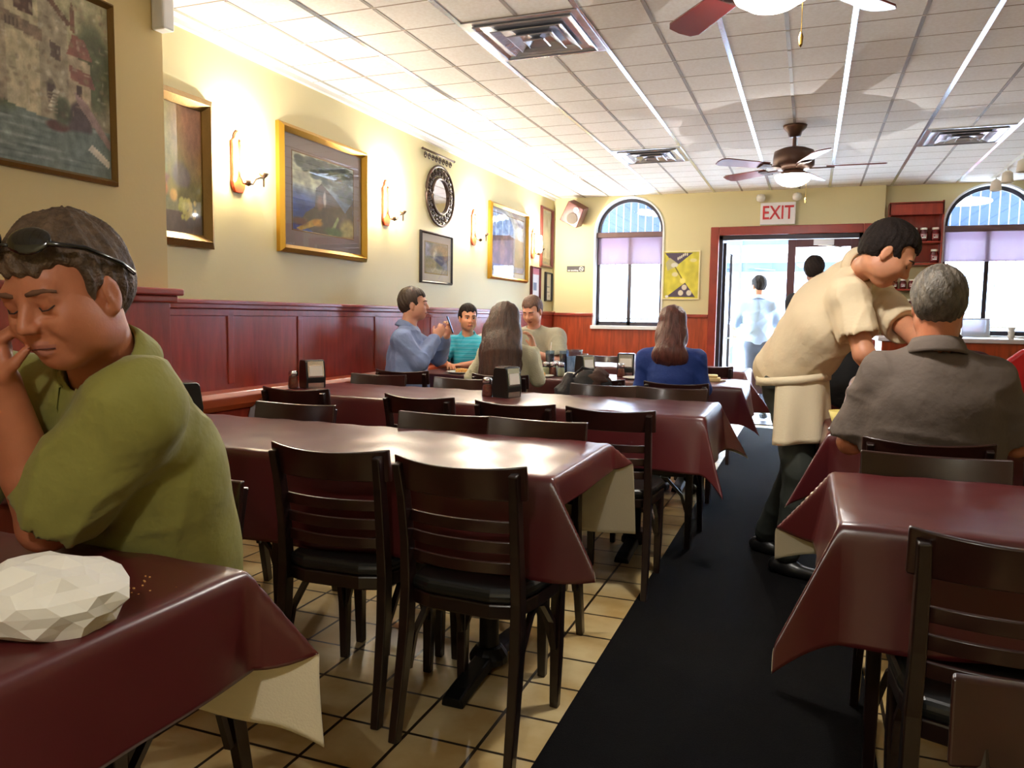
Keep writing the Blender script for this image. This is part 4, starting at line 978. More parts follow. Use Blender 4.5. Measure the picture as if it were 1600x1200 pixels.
# yellow bowl and bluish glare piece on the grey man's table
r = empty('yellow_bowl', (.155, 3.62, ZT+.002))
MB().lathe([(.03, 0), (.036, .004), (.062, .085), (.059, .085), (.034, .01)], n=22).build('bowl', mat('pale_yellow_plastic', (214, 196, 112), .5), r, smooth=True)
MB().lathe([(.045, .06), (.0, .075)], n=14).build('contents', m_bread, r, smooth=True)
tag(r, 'pale yellow bowl at the left elbow of the grey haired man', 'bowl')
crumple('napkin', (.13, 3.545, ZT+.003), (.04, .022, .02), 9, mat('bluish_glare', (214, 222, 240), .7), 'bluish white lump imitating table glare just under the yellow bowl', 'napkin')  # reflection on the table corner, imitated by a pale crumpled shape
tag(MB().box((-.11, -.08, 0), (.11, .08, .21)).box((-.113, -.083, .19), (.113, .083, .212)).build('takeaway_box', m_paper, loc=(.17, 6.05, ZT+.003), bevel=.008), 'white takeaway box standing behind the waiter\'s apron', 'box')

# black shoulder bag on the chair between the women
r = empty('shoulder_bag', (-1.33, 5.02, 0))
def blob(name, c, rad, seed, m, parent, amp=.12, sub=3, tw=0.):
    bm = bmesh.new(); bmesh.ops.create_icosphere(bm, subdivisions=sub, radius=1.); rr = random.Random(seed); ph = [rr.uniform(0, 6) for _ in range(6)]
    for v in bm.verts:
        p_ = v.co.copy(); k = 1+amp*(math.sin(p_.x*5+ph[0])+math.sin(p_.y*6+ph[1])+math.sin(p_.z*7+ph[2]+p_.x*3))/2
        v.co = Vector((p_.x*k*rad[0], p_.y*k*rad[1], p_.z*k*rad[2]))
    me = bpy.data.meshes.new(name); bm.to_mesh(me); bm.free(); me.materials.append(m)
    for p_ in me.polygons: p_.use_smooth = True
    o = bpy.data.objects.new(name, me); COL.objects.link(o); o.location = c; o.parent = parent; o.rotation_euler.z = tw
    return o
m_bag = mat('black_bag_cloth', (26, 24, 28), .7, bump=.3, bscale=50)
blob('bag_body', (0, -.10, .80), (.15, .06, .10), 3, m_bag, r, .2)
blob('bag_pocket', (-.13, -.10, .74), (.10, .05, .13), 4, m_bag, r, .2)
blob('fringe', (.05, -.10, .86), (.09, .05, .055), 8, mat('brown_scarf', (70, 46, 40), .8, bump=.4, bscale=60), r, .3)
b = MB(); b.tube([(-.12, -.1, .86), (-.05, -.1, .93), (.08, -.1, .9), (.12, -.1, .83)], .008, 8); b.build('strap', m_bag, r)
tag(r, 'black shoulder bag slung over the empty chair between the two women', 'bag')
# black jacket over far chair
jk = blob('jacket', (.24, 5.33, .90), (.20, .09, .20), 21, mat('black_jacket', (30, 30, 34), .8, bump=.3, bscale=40), None, .08)
tag(jk, 'black jacket heaped over a chair back beyond the waiter', 'jacket')

# counter on the right with machines
r = empty('service_counter', (0, 0, 0))
MB().box((.55, 6.95, 0), (1.56, 7.6, 1.10)).build('cabinet', m_orange, r, bevel=.004)
MB().box((.52, 6.92, 1.10), (1.60, 7.64, 1.135)).build('worktop', mat('pale_worktop', (190, 182, 186), .3), r, bevel=.005)
tag(r, 'brown wood service counter behind the grey haired man', 'counter')
r = empty('espresso_machine', (2.15, 8.35, 0))
MB().box((-.5, -.3, 0), (.6, .3, .96)).build('cabinet', m_white, r, bevel=.01)
MB().box((-.22, -.22, .96), (.45, .22, 1.20)).box((-.24, -.24, 1.20), (.47, .24, 1.235)).build('machine_body', mat('pale_machine', (205, 205, 196), .4), r, bevel=.012)
MB().box((-.10, -.235, 1.0), (.0, -.22, 1.12)).box((.12, -.235, 1.0), (.3, -.22, 1.08)).build('front_panel', m_iron, r)
blob('hopper', (-.10, 0, 1.285), (.08, .08, .055), 2, mat('dark_blue_plastic', (70, 84, 112), .4), r, .03)
tag(r, 'pale coffee machine with a blue hopper before the window', 'machine')
r = empty('tea_glass_rack', (1.46, 8.55, 0))
MB().box((-.13, -.2, 0), (.13, .2, .98)).build('cabinet', m_white, r)
MB().box((-.12, -.15, .98), (.12, .15, 1.30)).build('clear_case', mat('clear_plastic_case', (214, 226, 240), .15, trans=.4), r, bevel=.01)
tag(r, 'clear plastic case on a white cabinet below the shop window', 'case')
r = empty('tap_fitting', (1.02, 7.1, 1.135))
MB().tube([(0, 0, 0), (0, 0, .07), (-.04, 0, .11), (-.09, 0, .10), (-.11, 0, .13)], .011, 8).tube([(-.02, 0, .09), (.03, 0, .12), (.07, 0, .06), (.12, 0, 0)], .012, 8).build('pipe', m_bronze, r, smooth=True)
MB().lathe([(.0, -.022), (.022, 0), (0, .022)], (.0, 0, .12), 12).build('knob', m_chrome, r, smooth=True)
tag(r, 'curved metal fitting with a knob, on the service counter', 'fitting')
r = empty('paper_cups', (1.50, 7.2, 1.135))
for q in range(3): MB().lathe([(.02, .0), (.026, .028), (.028, .03)], (0, 0, q*.03-.0), 16).build('cup', m_white, r, smooth=True)
tag(r, 'short stack of white paper cups at the counter corner', 'cups')
r = empty('red_chair', (1.22, 5.0, 0))
MB().prism([(-.21, .50), (.21, .50), (.23, .8), (.20, 1.05), (.12, 1.12), (-.12, 1.12), (-.20, 1.05), (-.23, .8)], (0, -.03, 0), (1, 0, 0), (0, 0, 1), (0, 1, 0), .06).build('backrest', mat('bright_red_vinyl', (196, 22, 30), .35), r, bevel=.02, seg=3)
MB().box((-.21, 0, .42), (.21, .42, .48)).build('seat', MATS['bright_red_vinyl'], r, bevel=.02)
for a, c in ((-.19, .02), (.19, .02), (-.19, .39), (.19, .39)): MB().box((a-.015, c-.015, 0), (a+.015, c+.015, .45)).build('leg', m_iron, r)
tag(r, 'bright red chair, its back cut by the frame edge', 'chair')
tag(blob('red_drink', (.86, 7.0, 1.175), (.035, .035, .04), 3, mat('red_glass_drink', (190, 30, 30), .2, coat=.5), None, .02), 'small red glass candle on the counter below the plastic bin', 'candle')

# ================================================================== PEOPLE (soft implicit bodies turned into one surface)
def unit(a): a = np.array(a, float); return a/np.linalg.norm(a)
class Body:
    def __init__(s): s.p = []
    def cap(s, a, b, ra, rb=None, k=.02, op='add', flat=None):
        s.p.append(('cap', V(*a), V(*b), ra, rb if rb is not None else ra, k, op, flat)); return s
    def ell(s, c, r, R=None, k=.02, op='add'):
        s.p.append(('ell', V(*c), V(*r), np.eye(3) if R is None else R, None, k, op, None)); return s
    def chain(s, pts, rs, k=.02, op='add', flat=None):
        for i in range(len(pts)-1): s.cap(pts[i], pts[i+1], rs[i], rs[i+1], k, op, flat)
        return s
    def cut(s, p, n): s.p.append(('cut', V(*p), unit(n), None, None, 0, 'cut', None)); return s
    def bounds(s):
        lo, hi = V(1e9, 1e9, 1e9), V(-1e9, -1e9, -1e9)
        for q in s.p:
            if q[6] != 'add': continue
            if q[0] == 'cap':
                r = max(q[3], q[4])
                for e in (q[1], q[2]): lo = np.minimum(lo, e-r); hi = np.maximum(hi, e+r)
            else: r = q[2].max(); lo = np.minimum(lo, q[1]-r); hi = np.maximum(hi, q[1]+r)
        return lo, hi
    def mesh(s, name, m, parent, vox=.008, disp=None, region=None):
        lo, hi = s.bounds(); lo -= vox*3; hi += vox*3
        n = np.ceil((hi-lo)/vox).astype(int)+1
        ax = [lo[i]+vox*np.arange(n[i]) for i in range(3)]
        Fd = np.full(n, .08, np.float32)
        for q in s.p:
            if q[0] == 'cut':
                d = ((ax[0]-q[1][0])*q[2][0])[:, None, None]+((ax[1]-q[1][1])*q[2][1])[None, :, None]+((ax[2]-q[1][2])*q[2][2])[None, None, :]
                Fd = np.maximum(Fd, d.astype(np.float32)); continue
            k = q[5]; mg = k+vox*2+.004
            if q[0] == 'cap':
                r = max(q[3], q[4]); l = np.minimum(q[1], q[2])-r-mg; h = np.maximum(q[1], q[2])+r+mg
            else: l = q[1]-q[2].max()-mg; h = q[1]+q[2].max()+mg
            i0 = np.clip(np.floor((l-lo)/vox).astype(int), 0, n-1); i1 = np.clip(np.ceil((h-lo)/vox).astype(int)+1, 1, n)
            if np.any(i1 <= i0): continue
            X, Y, Z = np.meshgrid(*[ax[i][i0[i]:i1[i]] for i in range(3)], indexing='ij')
            if q[0] == 'cap':
                a, b = q[1], q[2]; ba = b-a; L2 = max(ba @ ba, 1e-9)
                px, py, pz = X-a[0], Y-a[1], Z-a[2]
                t = np.clip((px*ba[0]+py*ba[1]+pz*ba[2])/L2, 0, 1)
                dx, dy, dz = px-t*ba[0], py-t*ba[1], pz-t*ba[2]
                if q[7] is not None:
                    nn, kk = q[7]; nn = unit(nn); dn = dx*nn[0]+dy*nn[1]+dz*nn[2]; ex = (kk-1)
                    dx, dy, dz = dx+dn*nn[0]*ex, dy+dn*nn[1]*ex, dz+dn*nn[2]*ex
                d = np.sqrt(dx*dx+dy*dy+dz*dz)-(q[3]+(q[4]-q[3])*t)
            else:
                R = q[3]; px, py, pz = X-q[1][0], Y-q[1][1], Z-q[1][2]
                l0 = (px*R[0, 0]+py*R[1, 0]+pz*R[2, 0])/q[2][0]; l1 = (px*R[0, 1]+py*R[1, 1]+pz*R[2, 1])/q[2][1]; l2 = (px*R[0, 2]+py*R[1, 2]+pz*R[2, 2])/q[2][2]
                k0 = np.sqrt(l0*l0+l1*l1+l2*l2); k1 = np.sqrt((l0/q[2][0])**2+(l1/q[2][1])**2+(l2/q[2][2])**2)+1e-9
                d = k0*(k0-1)/k1
            sl = tuple(slice(i0[i], i1[i]) for i in range(3)); f = Fd[sl]; d = d.astype(np.float32)
            if q[6] == 'add':
                if k > 0: hh = np.maximum(k-np.abs(f-d), 0)/k; f = np.minimum(f, d)-hh*hh*k*.25
                else: f = np.minimum(f, d)
            else:
                d = -d
                if k > 0: hh = np.maximum(k-np.abs(f-d), 0)/k; f = np.maximum(f, d)+hh*hh*k*.25
                else: f = np.maximum(f, d)
            Fd[sl] = f
        if disp is not None:
            nb = np.abs(Fd) < vox*3+.02; idx = np.nonzero(nb)
            pts = [ax[i][idx[i]] for i in range(3)]
            Fd[idx] += disp(*pts).astype(np.float32)
        Fd[0] = Fd[-1] = .05; Fd[:, 0] = Fd[:, -1] = .05; Fd[:, :, 0] = Fd[:, :, -1] = .05
        # surface nets
        ins = Fd < 0; c = np.zeros(tuple(n-1), np.int16)
        for a in (0, 1):
            for b in (0, 1):
                for e in (0, 1): c += ins[a:n[0]-1+a, b:n[1]-1+b, e:n[2]-1+e]
        act = (c > 0) & (c < 8); cells = np.array(np.nonzero(act)).T; vid = np.full(tuple(n-1), -1, np.int64); vid[act] = np.arange(len(cells))
        acc = np.zeros((len(cells), 3)); cnt = np.zeros(len(cells))
        corners = [(a, b, e) for a in (0, 1) for b in (0, 1) for e in (0, 1)]
        val = {cc: Fd[cells[:, 0]+cc[0], cells[:, 1]+cc[1], cells[:, 2]+cc[2]] for cc in corners}
        for c0 in corners:
            for axi in range(3):
                if c0[axi]: continue
                c1 = list(c0); c1[axi] = 1; c1 = tuple(c1); f0, f1 = val[c0], val[c1]; mk = (f0 < 0) != (f1 < 0)
                t = np.where(mk, f0/(np.where(mk, f0-f1, 1)), 0)
                pp = np.tile(np.array(c0, float), (len(cells), 1)); pp[:, axi] += t
                acc += pp*mk[:, None]; cnt += mk
        vs = lo+(cells+acc/cnt[:, None])*vox
        faces = []
        for axi in range(3):
            o1, o2 = (axi+1) % 3, (axi+2) % 3
            sl0 = [slice(0, n[i]) for i in range(3)]; sl1 = [slice(0, n[i]) for i in range(3)]
            sl0[axi] = slice(0, n[axi]-1); sl1[axi] = slice(1, n[axi])
            A, B_ = ins[tuple(sl0)], ins[tuple(sl1)]; ed = np.array(np.nonzero(A != B_)).T
            ed = ed[(ed[:, o1] > 0) & (ed[:, o2] > 0) & (ed[:, o1] < n[o1]-1) & (ed[:, o2] < n[o2]-1)]
            if not len(ed): continue
            sg = A[ed[:, 0], ed[:, 1], ed[:, 2]]
            def g(d1, d2):
                q_ = ed.copy(); q_[:, o1] += d1; q_[:, o2] += d2; return vid[q_[:, 0], q_[:, 1], q_[:, 2]]
            Q = np.stack([g(-1, -1), g(0, -1), g(0, 0), g(-1, 0)], 1); Q[~sg] = Q[~sg][:, ::-1]; faces.append(Q)
        Q = np.concatenate(faces)
        me = bpy.data.meshes.new(name); me.vertices.add(len(vs)); me.vertices.foreach_set('co', vs.astype(np.float32).ravel())
        me.loops.add(len(Q)*4); me.loops.foreach_set('vertex_index', Q.astype(np.int32).ravel())
        me.polygons.add(len(Q)); me.polygons.foreach_set('loop_start', np.arange(len(Q), dtype=np.int32)*4); me.polygons.foreach_set('loop_total', np.full(len(Q), 4, np.int32))
        me.update(calc_edges=True)
        ms = m if isinstance(m, (list, tuple)) else [m]
        for q_ in ms: me.materials.append(q_)
        if region is not None:
            ctr = vs[Q].mean(1); me.polygons.foreach_set('material_index', region(ctr).astype(np.int32))
        me.polygons.foreach_set('use_smooth', [True]*len(Q)); me.update()
        o = bpy.data.objects.new(name, me); COL.objects.link(o)
        if parent is not None: o.parent = parent; o.matrix_parent_inverse = Matrix.Translation(-Vector(parent.location))
        return o
def folds(amp, seed, sc=1., axis=None):
    r = np.random.RandomState(seed); K = [(unit(r.normal(size=3)), r.uniform(24, 60)*sc, r.uniform(0, 6), unit(r.normal(size=3)), r.uniform(9, 20)*sc) for _ in range(6)]
    def f(x, y, z):
        t = 0
        for d, w1, ph, e, w2 in K:
            u = x*d[0]+y*d[1]+z*d[2]; v = x*e[0]+y*e[1]+z*e[2]
            t = t+(1-np.abs(np.sin(u*w1*.5+ph+1.6*np.sin(v*w2+ph))))**2*np.maximum(0, np.sin(v*w2*.5+ph*2))*-3.2
        return t*amp/3
    return f
def strands(amp, c, seed=0, fr=90.):
    def f(x, y, z):
        a = np.arctan2(y-c[1], x-c[0])
        return amp*(np.sin(a*fr/4+9*np.sin(z*14)+seed)+.7*np.sin(a*fr/9+(z-c[2])*30+seed*2)+.6*np.sin(x*70+y*60+z*25))
    return f
skin_n = [0]
def skin_mat(rgb):
    skin_n[0] += 1
    return mat('skin_%d_%d_%d' % rgb, rgb, .5, sss=.12, var=.10, vscale=16, bump=.06, bscale=150)
m_lip = mat('lips', (176, 112, 94), .45); m_mouth = mat('mouth_dark', (82, 36, 30), .6); m_brow = mat('eyebrow_hair', (58, 40, 30), .8); m_eyew = mat('eye_white', (220, 214, 206), .3); m_iris = mat('iris', (44, 30, 22), .2); m_lash = mat('lash_line', (54, 34, 28), .7)

def head_frame(fwd, up):
    f = unit(fwd); u = V(*up)-f*(V(*up) @ f); u = unit(u); l = np.cross(u, f)
    return np.stack([f, l, u], 1)   # columns: forward, left, up
def head(b, c, R, s=1., fem=False, jaw=1., nose=1., age=0):
    """adds head prims to body b; local axes (forward, left, up)"""
    c = V(*c); T = lambda f, l, u: c+R @ (V(f, l, u)*s)
    E = lambda p, r, k=.02, op='add': b.ell(T(*p), V(*r)*s, R, k*s, op)
    E((-.014, 0, .035), (.097, .075, .085)); E((.022, 0, -.03), (.068, .060*jaw, .076), .03); E((.052, 0, -.083), (.034, .033*jaw, .030), .03)
    for g in (-1, 1):
        E((.052, g*.036, -.028), (.034, .028, .032), .03); E((.012, g*.050*jaw, -.062), (.042, .018, .032), .03)
    b.cap(T(.077, -.034, .026), T(.077, .034, .026), .013*s, k=.02*s)
    E((.098, .031, .006), (.018, .017, .011), .014, 'sub'); E((.098, -.031, .006), (.018, .017, .011), .014, 'sub')
    for g in (-1, 1):
        E((.073, g*.031, .006), (.0145, .0150, .0125), .004)
        b.cap(T(.0845, g*.019, .0135), T(.079, g*.044, .0125), .0038*s, k=.006*s)   # upper lid fold
    b.cap(T(.086, 0, .016), T(.108*nose, 0, -.022), .0075*s, .0105*s, k=.012*s)
    for g in (-1, 1): E((.098, g*.0115, -.027), (.011, .008, .008), .008)
    mw = .023 if not fem else .019
    for g in (-1, 1):
        b.cap(T(.091, 0, -.0555), T(.082, g*mw, -.0585), .0052*s, .004*s, k=.01*s); b.cap(T(.090, 0, -.0675), T(.083, g*mw*.8, -.066), .0058*s, .004*s, k=.01*s)
        b.cap(T(.0985, 0, -.0612), T(.088, g*(mw+.002), -.0635), .0022*s, .0018*s, k=.005*s, op='sub')
        if age:
            b.cap(T(.096, g*.019, -.030), T(.084, g*.036, -.062), .0024*s, .002*s, k=.012*s, op='sub')
            b.cap(T(.086, g*.022, -.010), T(.080, g*.040, -.014), .0022*s, .002*s, k=.010*s, op='sub')
            b.cap(T(.083, g*.030, -.068), T(.076, g*.034, -.085), .002*s, .002*s, k=.010*s, op='sub')
            b.cap(T(.095, g*.006, .022), T(.093, g*.006, .036), .0014*s, .001*s, k=.006*s, op='sub')
    for g in (-1, 1):
        E((-.008, g*.079, -.008), (.018, .0075, .031), .006); E((-.003, g*.088, -.004), (.008, .007, .017), .005, 'sub'); E((-.002, g*.077, -.034), (.010, .007, .010), .006)
    return T
def face_parts(root, T, R, s, eyes='down', brow=m_brow):
    def place(mb, name, m): 
        o = mb.build(name, m, root, smooth=True); o.matrix_parent_inverse = Matrix.Translation(-Vector(root.location)); return o
    b = MB(); b.tube([T(.0885, -.0225, -.0642), T(.0955, -.010, -.0618), T(.0968, 0, -.0610), T(.0955, .010, -.0618), T(.0885, .0225, -.0642)], .0013*s, 6); place(b, 'mouth_line', m_mouth)
    for g in (-1, 1):
        b = MB(); b.tube([T(.0905, g*.012, .0265), T(.0912, g*.026, .0295), T(.0850, g*.041, .0295), T(.0735, g*.0525, .024)], .0042*s, 8, radii=[.0036*s, .0048*s, .0042*s, .002*s])
        place(b, 'eyebrow', brow)
        if eyes == 'down':
            b = MB(); b.tube([T(.0835, g*.0185, .003), T(.0888, g*.027, -.0015), T(.0875, g*.037, -.001), T(.0795, g*.045, .004)], .0012*s, 6)
            place(b, 'eyelashes', m_lash)
        else:
            b = MB(); c = T(.0752, g*.031, .0055); n = 12; r = .0135*s
            prof = [(r*math.sin(PI*i/n), -r*math.cos(PI*i/n)) for i in range(n+1)]
            b.lathe([(max(a, 1e-4), z) for a, z in prof], c, 16); place(b, 'eyeball', m_eyew)
            b = MB(); c2 = T(.0865, g*.030, .0045); b.lathe([(1e-4, -.0058*s), (.0055*s, -.003*s), (.0062*s, 0), (.0055*s, .003*s), (1e-4, .0058*s)], c2, 14); place(b, 'iris', m_iris)
            b = MB(); b.tube([T(.0835, g*.0175, .008), T(.0895, g*.027, .0125), T(.0880, g*.037, .0115), T(.0785, g*.0455, .006)], .0021*s, 6); place(b, 'eyelashes', m_lash)
def lips_region(T, R, s, c):
    c = V(*c)
    def f(p):
        q = (p-c) @ R/s
        return ((np.abs(q[:, 1]) < .024*(1-((q[:, 2]+.0615)/.016)**2)) & (np.abs(q[:, 2]+.0615) < .0125) & (q[:, 0] > .078)).astype(int)
    return f
def hair_short(root, c, R, s, m, seed=1, vol=1., front=.058, amp=.0022, vox=.006, back=-.055, name='hair', side=.0, sub_face=True):
    h = Body(); c = V(*c); T = lambda f, l, u: c+R @ (V(f, l, u)*s)
    h.ell(T(-.018, 0, .042), V(.104, .083, .092)*s*vol, R, 0)
    h.ell(T(-.043, 0, .002), V(.070, .074, .078)*s*vol, R, .03)
    if sub_face:
        h.ell(T(.098, 0, front-.115), V(.070, .085, .115)*s, R, .012, 'sub')     # face opening
        h.cut(T(0, 0, back), R @ V(.35, 0, -1))
        for g in (-1, 1): h.ell(T(.080, g*.062, front-.030), V(.052, .036, .040)*s, R, .008, 'sub')   # temples
        for g in (-1, 1): h.ell(T(.0, g*.085, -.03), V(.034, .028, .042)*s, R, .006, 'sub')   # around the ears
    return h.mesh(name, m, root, vox, strands(amp, c, seed))
def hand(b, wrist, d, nrm, side, s=1., curl=.5, spread=.15, thumb=.6, curls=None):
    """palm and five fingers; d = direction of the palm, nrm = palm normal (the way fingers curl), side=+1/-1 thumb side sign"""
    d = unit(d); nrm = V(*nrm)-d*(V(*nrm) @ d); nrm = unit(nrm); t = np.cross(nrm, d)*side
    w0 = V(*wrist); R = np.stack([d, t, nrm], 1)
    b.ell(w0+d*.052*s, V(.050, .040, .0165)*s, R, .012); b.ell(w0+d*.012*s, V(.03, .028, .02)*s, R, .02); b.ell(w0+d*.035*s+t*.026*s+nrm*.006*s, V(.03, .017, .016)*s, R, .012)
    lens = [.072, .080, .074, .058]; offs = [.029, .010, -.009, -.027]; base = [.090, .094, .090, .082]
    tips = []
    for i in range(4):
        cu = curls[i] if curls else curl
        a = w0+d*base[i]*s+t*offs[i]*s; ang = spread*(offs[i]/.03)*.5
        dd = unit(d*math.cos(ang)+t*math.sin(ang)); p = a; L = lens[i]*s; th = 0
        for j, (fr, r0, r1) in enumerate(((.46, .0093, .0085), (.30, .0085, .0078), (.24, .0078, .0066))):
            th += cu*(.9, 1.1, .8)[j]; e = dd*math.cos(th)+nrm*math.sin(th); q = p+e*L*fr
            b.cap(p, q, r0*s, r1*s, k=.003 if j else .006); p = q
        tips.append(p)
    p = w0+d*.022*s+t*.034*s; dd = unit(d*.65+t*.75*thumb+nrm*.35*(.4+curl)); q = p+dd*.038*s; b.cap(p, q, .0125*s, .0100*s, k=.008)
    dd2 = unit(d*.9+t*.2*thumb+nrm*.5*(.3+curl)); b.cap(q, q+dd2*.030*s, .0100*s, .0080*s, k=.004)
    return tips
def arm_skin(b, sh, el, wr, s=1.):
    b.chain([sh, el], [.050*s, .041*s], .02); b.chain([el, V(*el)*.62+V(*wr)*.38, wr], [.041*s, .039*s, .0265*s], .015)
def torso_prims(b, pel, chest, neck, shL, shR, g=0., w=1., belly=0., k=.05):
    pel, chest, neck, shL, shR = [V(*q) for q in (pel, chest, neck, shL, shR)]
    up = unit(chest-pel); l = unit((shL-shR)-up*((shL-shR) @ up)); f = np.cross(l, up); R = np.stack([f, l, up], 1)
    mid = (pel+chest)/2
    nb = chest+(neck-chest)*.55; nt = chest+(neck-chest)*.86
    b.chain([pel+up*.065, mid, chest-up*.02], [.158*w+g, .146*w+g+belly*.4, .158*w+g], .04, flat=(f, 1.42))
    if belly: b.ell(pel*.4+mid*.6+f*(.03+belly), V(.10+g, .13*w+g, .13), R, .06)
    b.cap(chest, nb, .118+g, .088+g, k, flat=(f, 1.1))
    for sh in (shL, shR):
        b.cap(nb, sh, .066+g*.8, .050+g*.8, k); b.cap(nt, sh+up*.004, .040+g*.7, .040+g*.7, k)
        b.cap(chest+up*.02, sh-up*.03, .095+g, .050+g*.7, k, flat=(f, 1.15))
    return R
def person(label, J, skin, hair, fx=None):
    """J: joints dict in world metres"""
    root = empty('person', (J['pel'][0], J['pel'][1], 0)); tag(root, label, 'person')
    J = {k: (V(*v) if isinstance(v, (tuple, list)) and len(v) == 3 and not isinstance(v[0], tuple) else v) for k, v in J.items()}
    s = J.get('s', 1.); vox = J.get('vox', .007); wd = J.get('w', 1.)
    Rh = head_frame(J['face'], J.get('hup', (0, 0, 1)))
    b = Body(); torso_prims(b, J['pel'], J['chest'], J['neck'], J['shL'], J['shR'], -.012, wd, J.get('belly', 0))
    hc = J['head']; T = head(b, hc, Rh, s, jaw=J.get('jaw', 1.), nose=J.get('nose', 1.), age=J.get('age', 0))
    b.cap(J['neck']-unit(J['neck']-J['chest'])*.02, T(-.020, 0, -.055), J.get('neckr', .056), J.get('neckr', .056)*.96, k=.025)
    for S in 'LR':
        arm_skin(b, J['sh'+S], J['el'+S], J['wr'+S], J.get('arms', 1.))
        hd = J.get('hand'+S)
        if hd: hand(b, J['wr'+S], hd[0], hd[1], hd[2], J.get('hs', .95), *hd[3:])
        if 'kn'+S in J:
            hp = J['pel']+(J['sh'+S]-(J['shL']+J['shR'])/2)*.5; hp[2] = J['pel'][2]
            b.chain([hp, J['kn'+S], J['an'+S]], [.07, .052, .04], .03)
    body = b.mesh('body', [skin, m_lip], root, vox, region=lips_region(T, Rh, s, hc))
    face_parts(root, T, Rh, s, J.get('eyes', 'down'), J.get('brow', m_brow))
    return root, T, Rh, J
def trousers(root, J, m, vox=.011, amp=.004, shoes=True):
    lift = .022 if J['pel'][2] < .8 else -.03
    b = Body(); pel = J['pel']; sl = (J['shL']+J['shR'])/2
    l = unit((J['shL']-J['shR'])*V(1, 1, 0))
    b.cap(pel-l*.07+V(0, 0, lift), pel+l*.07+V(0, 0, lift), .118 if lift > 0 else .112, k=.04)
    for S, g in (('L', 1), ('R', -1)):
        hp = pel+l*g*.085+V(0, 0, lift-.022); b.chain([hp, J['kn'+S], J['an'+S]+V(0, 0, .02)], [.098, .074, .056], .04)
    b.mesh('trousers', m, root, vox, folds(amp, 5))
    if shoes:
        for S in 'LR':
            f = J.get('toe'+S, J.get('toe', V(0, 1, 0))); f = unit(f); a = V(*J['an'+S]); a[2] = .045
            q = Body(); q.cap(a-f*.05, a+f*.02, .042, .04, k=.02); q.cap(a+f*.02+V(0, 0, -.008), a+f*.15+V(0, 0, -.012), .040, .032, k=.03); q.cut((a[0], a[1], .009), (0, 0, -1))
            q.mesh('shoe', m_black, root, .008)
def shirt(root, J, m, sleeve='short', g=.012, vox=.008, amp=.006, seed=3, hem=None, collar=True, name='shirt', sl_r=(.066, .066), wd=None, cuff=.62, extra=None, neckcut=True, collar_h=.035):
    b = Body(); R = torso_prims(b, J['pel'], J['chest'], J['neck'], J['shL'], J['shR'], g, wd or J.get('w', 1.), J.get('belly', 0))
    for S in 'LR':
        sh, el, wr = J['sh'+S], J['el'+S], J['wr'+S]
        if sleeve == 'short':
            e = sh+(el-sh)*cuff; b.cap(sh, e, sl_r[0], sl_r[1], k=.03)
        else:
            b.chain([sh, el, el*.12+wr*.88], [sl_r[0], sl_r[1]*.92, .043], .02)
    if extra: extra(b)
    if sleeve == 'short':
        for S in 'LR':
            sh, el = J['sh'+S], J['el'+S]; d = unit(el-sh); e = sh+(el-sh)*cuff
            b.cap(e-d*.05, e+d*.12, .050*J.get('arms', 1.), .050*J.get('arms', 1.), k=0, op='sub')
            b.ell(e+d*(sl_r[1]+.015), V(sl_r[1]+.02, sl_r[1]+.035, sl_r[1]+.035), np.stack([d, *[unit(np.cross(d, V(.3, .5, .81))), unit(np.cross(d, np.cross(d, V(.3, .5, .81))))]], 1), 0, 'sub') if J.get('endcut', True) else None
    nk = J['neck']; hc = J['head']; nd = unit((hc+V(0, 0, -.05))-nk)
    r0 = J.get('neckr', .056)
    if neckcut: b.cap(nk-nd*.01, nk+nd*.16, r0+.007, r0+.02, k=0, op='sub'); a1 = unit(np.cross(nd, V(.3, .5, .81))); b.ell(nk+nd*.098, V(.072, .105, .105), np.stack([nd, a1, np.cross(nd, a1)], 1), .01, 'sub')
    if hem is not None: b.cut(hem[0], hem[1])
    o = b.mesh(name, m, root, vox, folds(amp, seed))
    if collar:
        f0 = unit(J['_f']-nd*(J['_f'] @ nd)); l0 = np.cross(nd, f0); cb = MB(); n_ = 40; op_ = .42
        prof = [(r0+.010, -.012), (r0+.008, collar_h*.6), (r0+.010, collar_h), (r0+.016, collar_h+.003), (r0+.026, collar_h*.55), (r0+.034, -.004), (r0+.036, -.016)]
        vs = []
        for i in range(n_+1):
            a = op_+(2*PI-2*op_)*i/n_; fr = math.exp(-((min(i, n_-i))/5.)**2)
            for j, (r_, h_) in enumerate(prof):
                rr = r_+(.016*fr if j > 3 else 0); hh = h_-.012*fr*(j > 3)-.020*max(0, math.cos(a))-.006
                vs.append(nk+nd*hh+(f0*math.cos(a)*1.06+l0*math.sin(a))*rr)
        m_ = len(prof); cb.add(vs, [(i*m_+j, i*m_+j+1, (i+1)*m_+j+1, (i+1)*m_+j) for i in range(n_) for j in range(m_-1)])
        co = cb.build('collar', m, root, smooth=True); co.matrix_parent_inverse = Matrix.Translation(-Vector(root.location)); q = co.modifiers.new('solid', 'SOLIDIFY'); q.thickness = .003
    return o

# ------------------------------------------------------------------ the people
def Jset(**k): return k
hairb = mat('dark_brown_hair', (58, 42, 32), .55, var=.35, vscale=60, bump=.5, bscale=120, stretch=(1, 1, .25))
hairblk = mat('near_black_hair', (30, 21, 18), .8, spec=.25, var=.3, vscale=60, bump=.5, bscale=120)

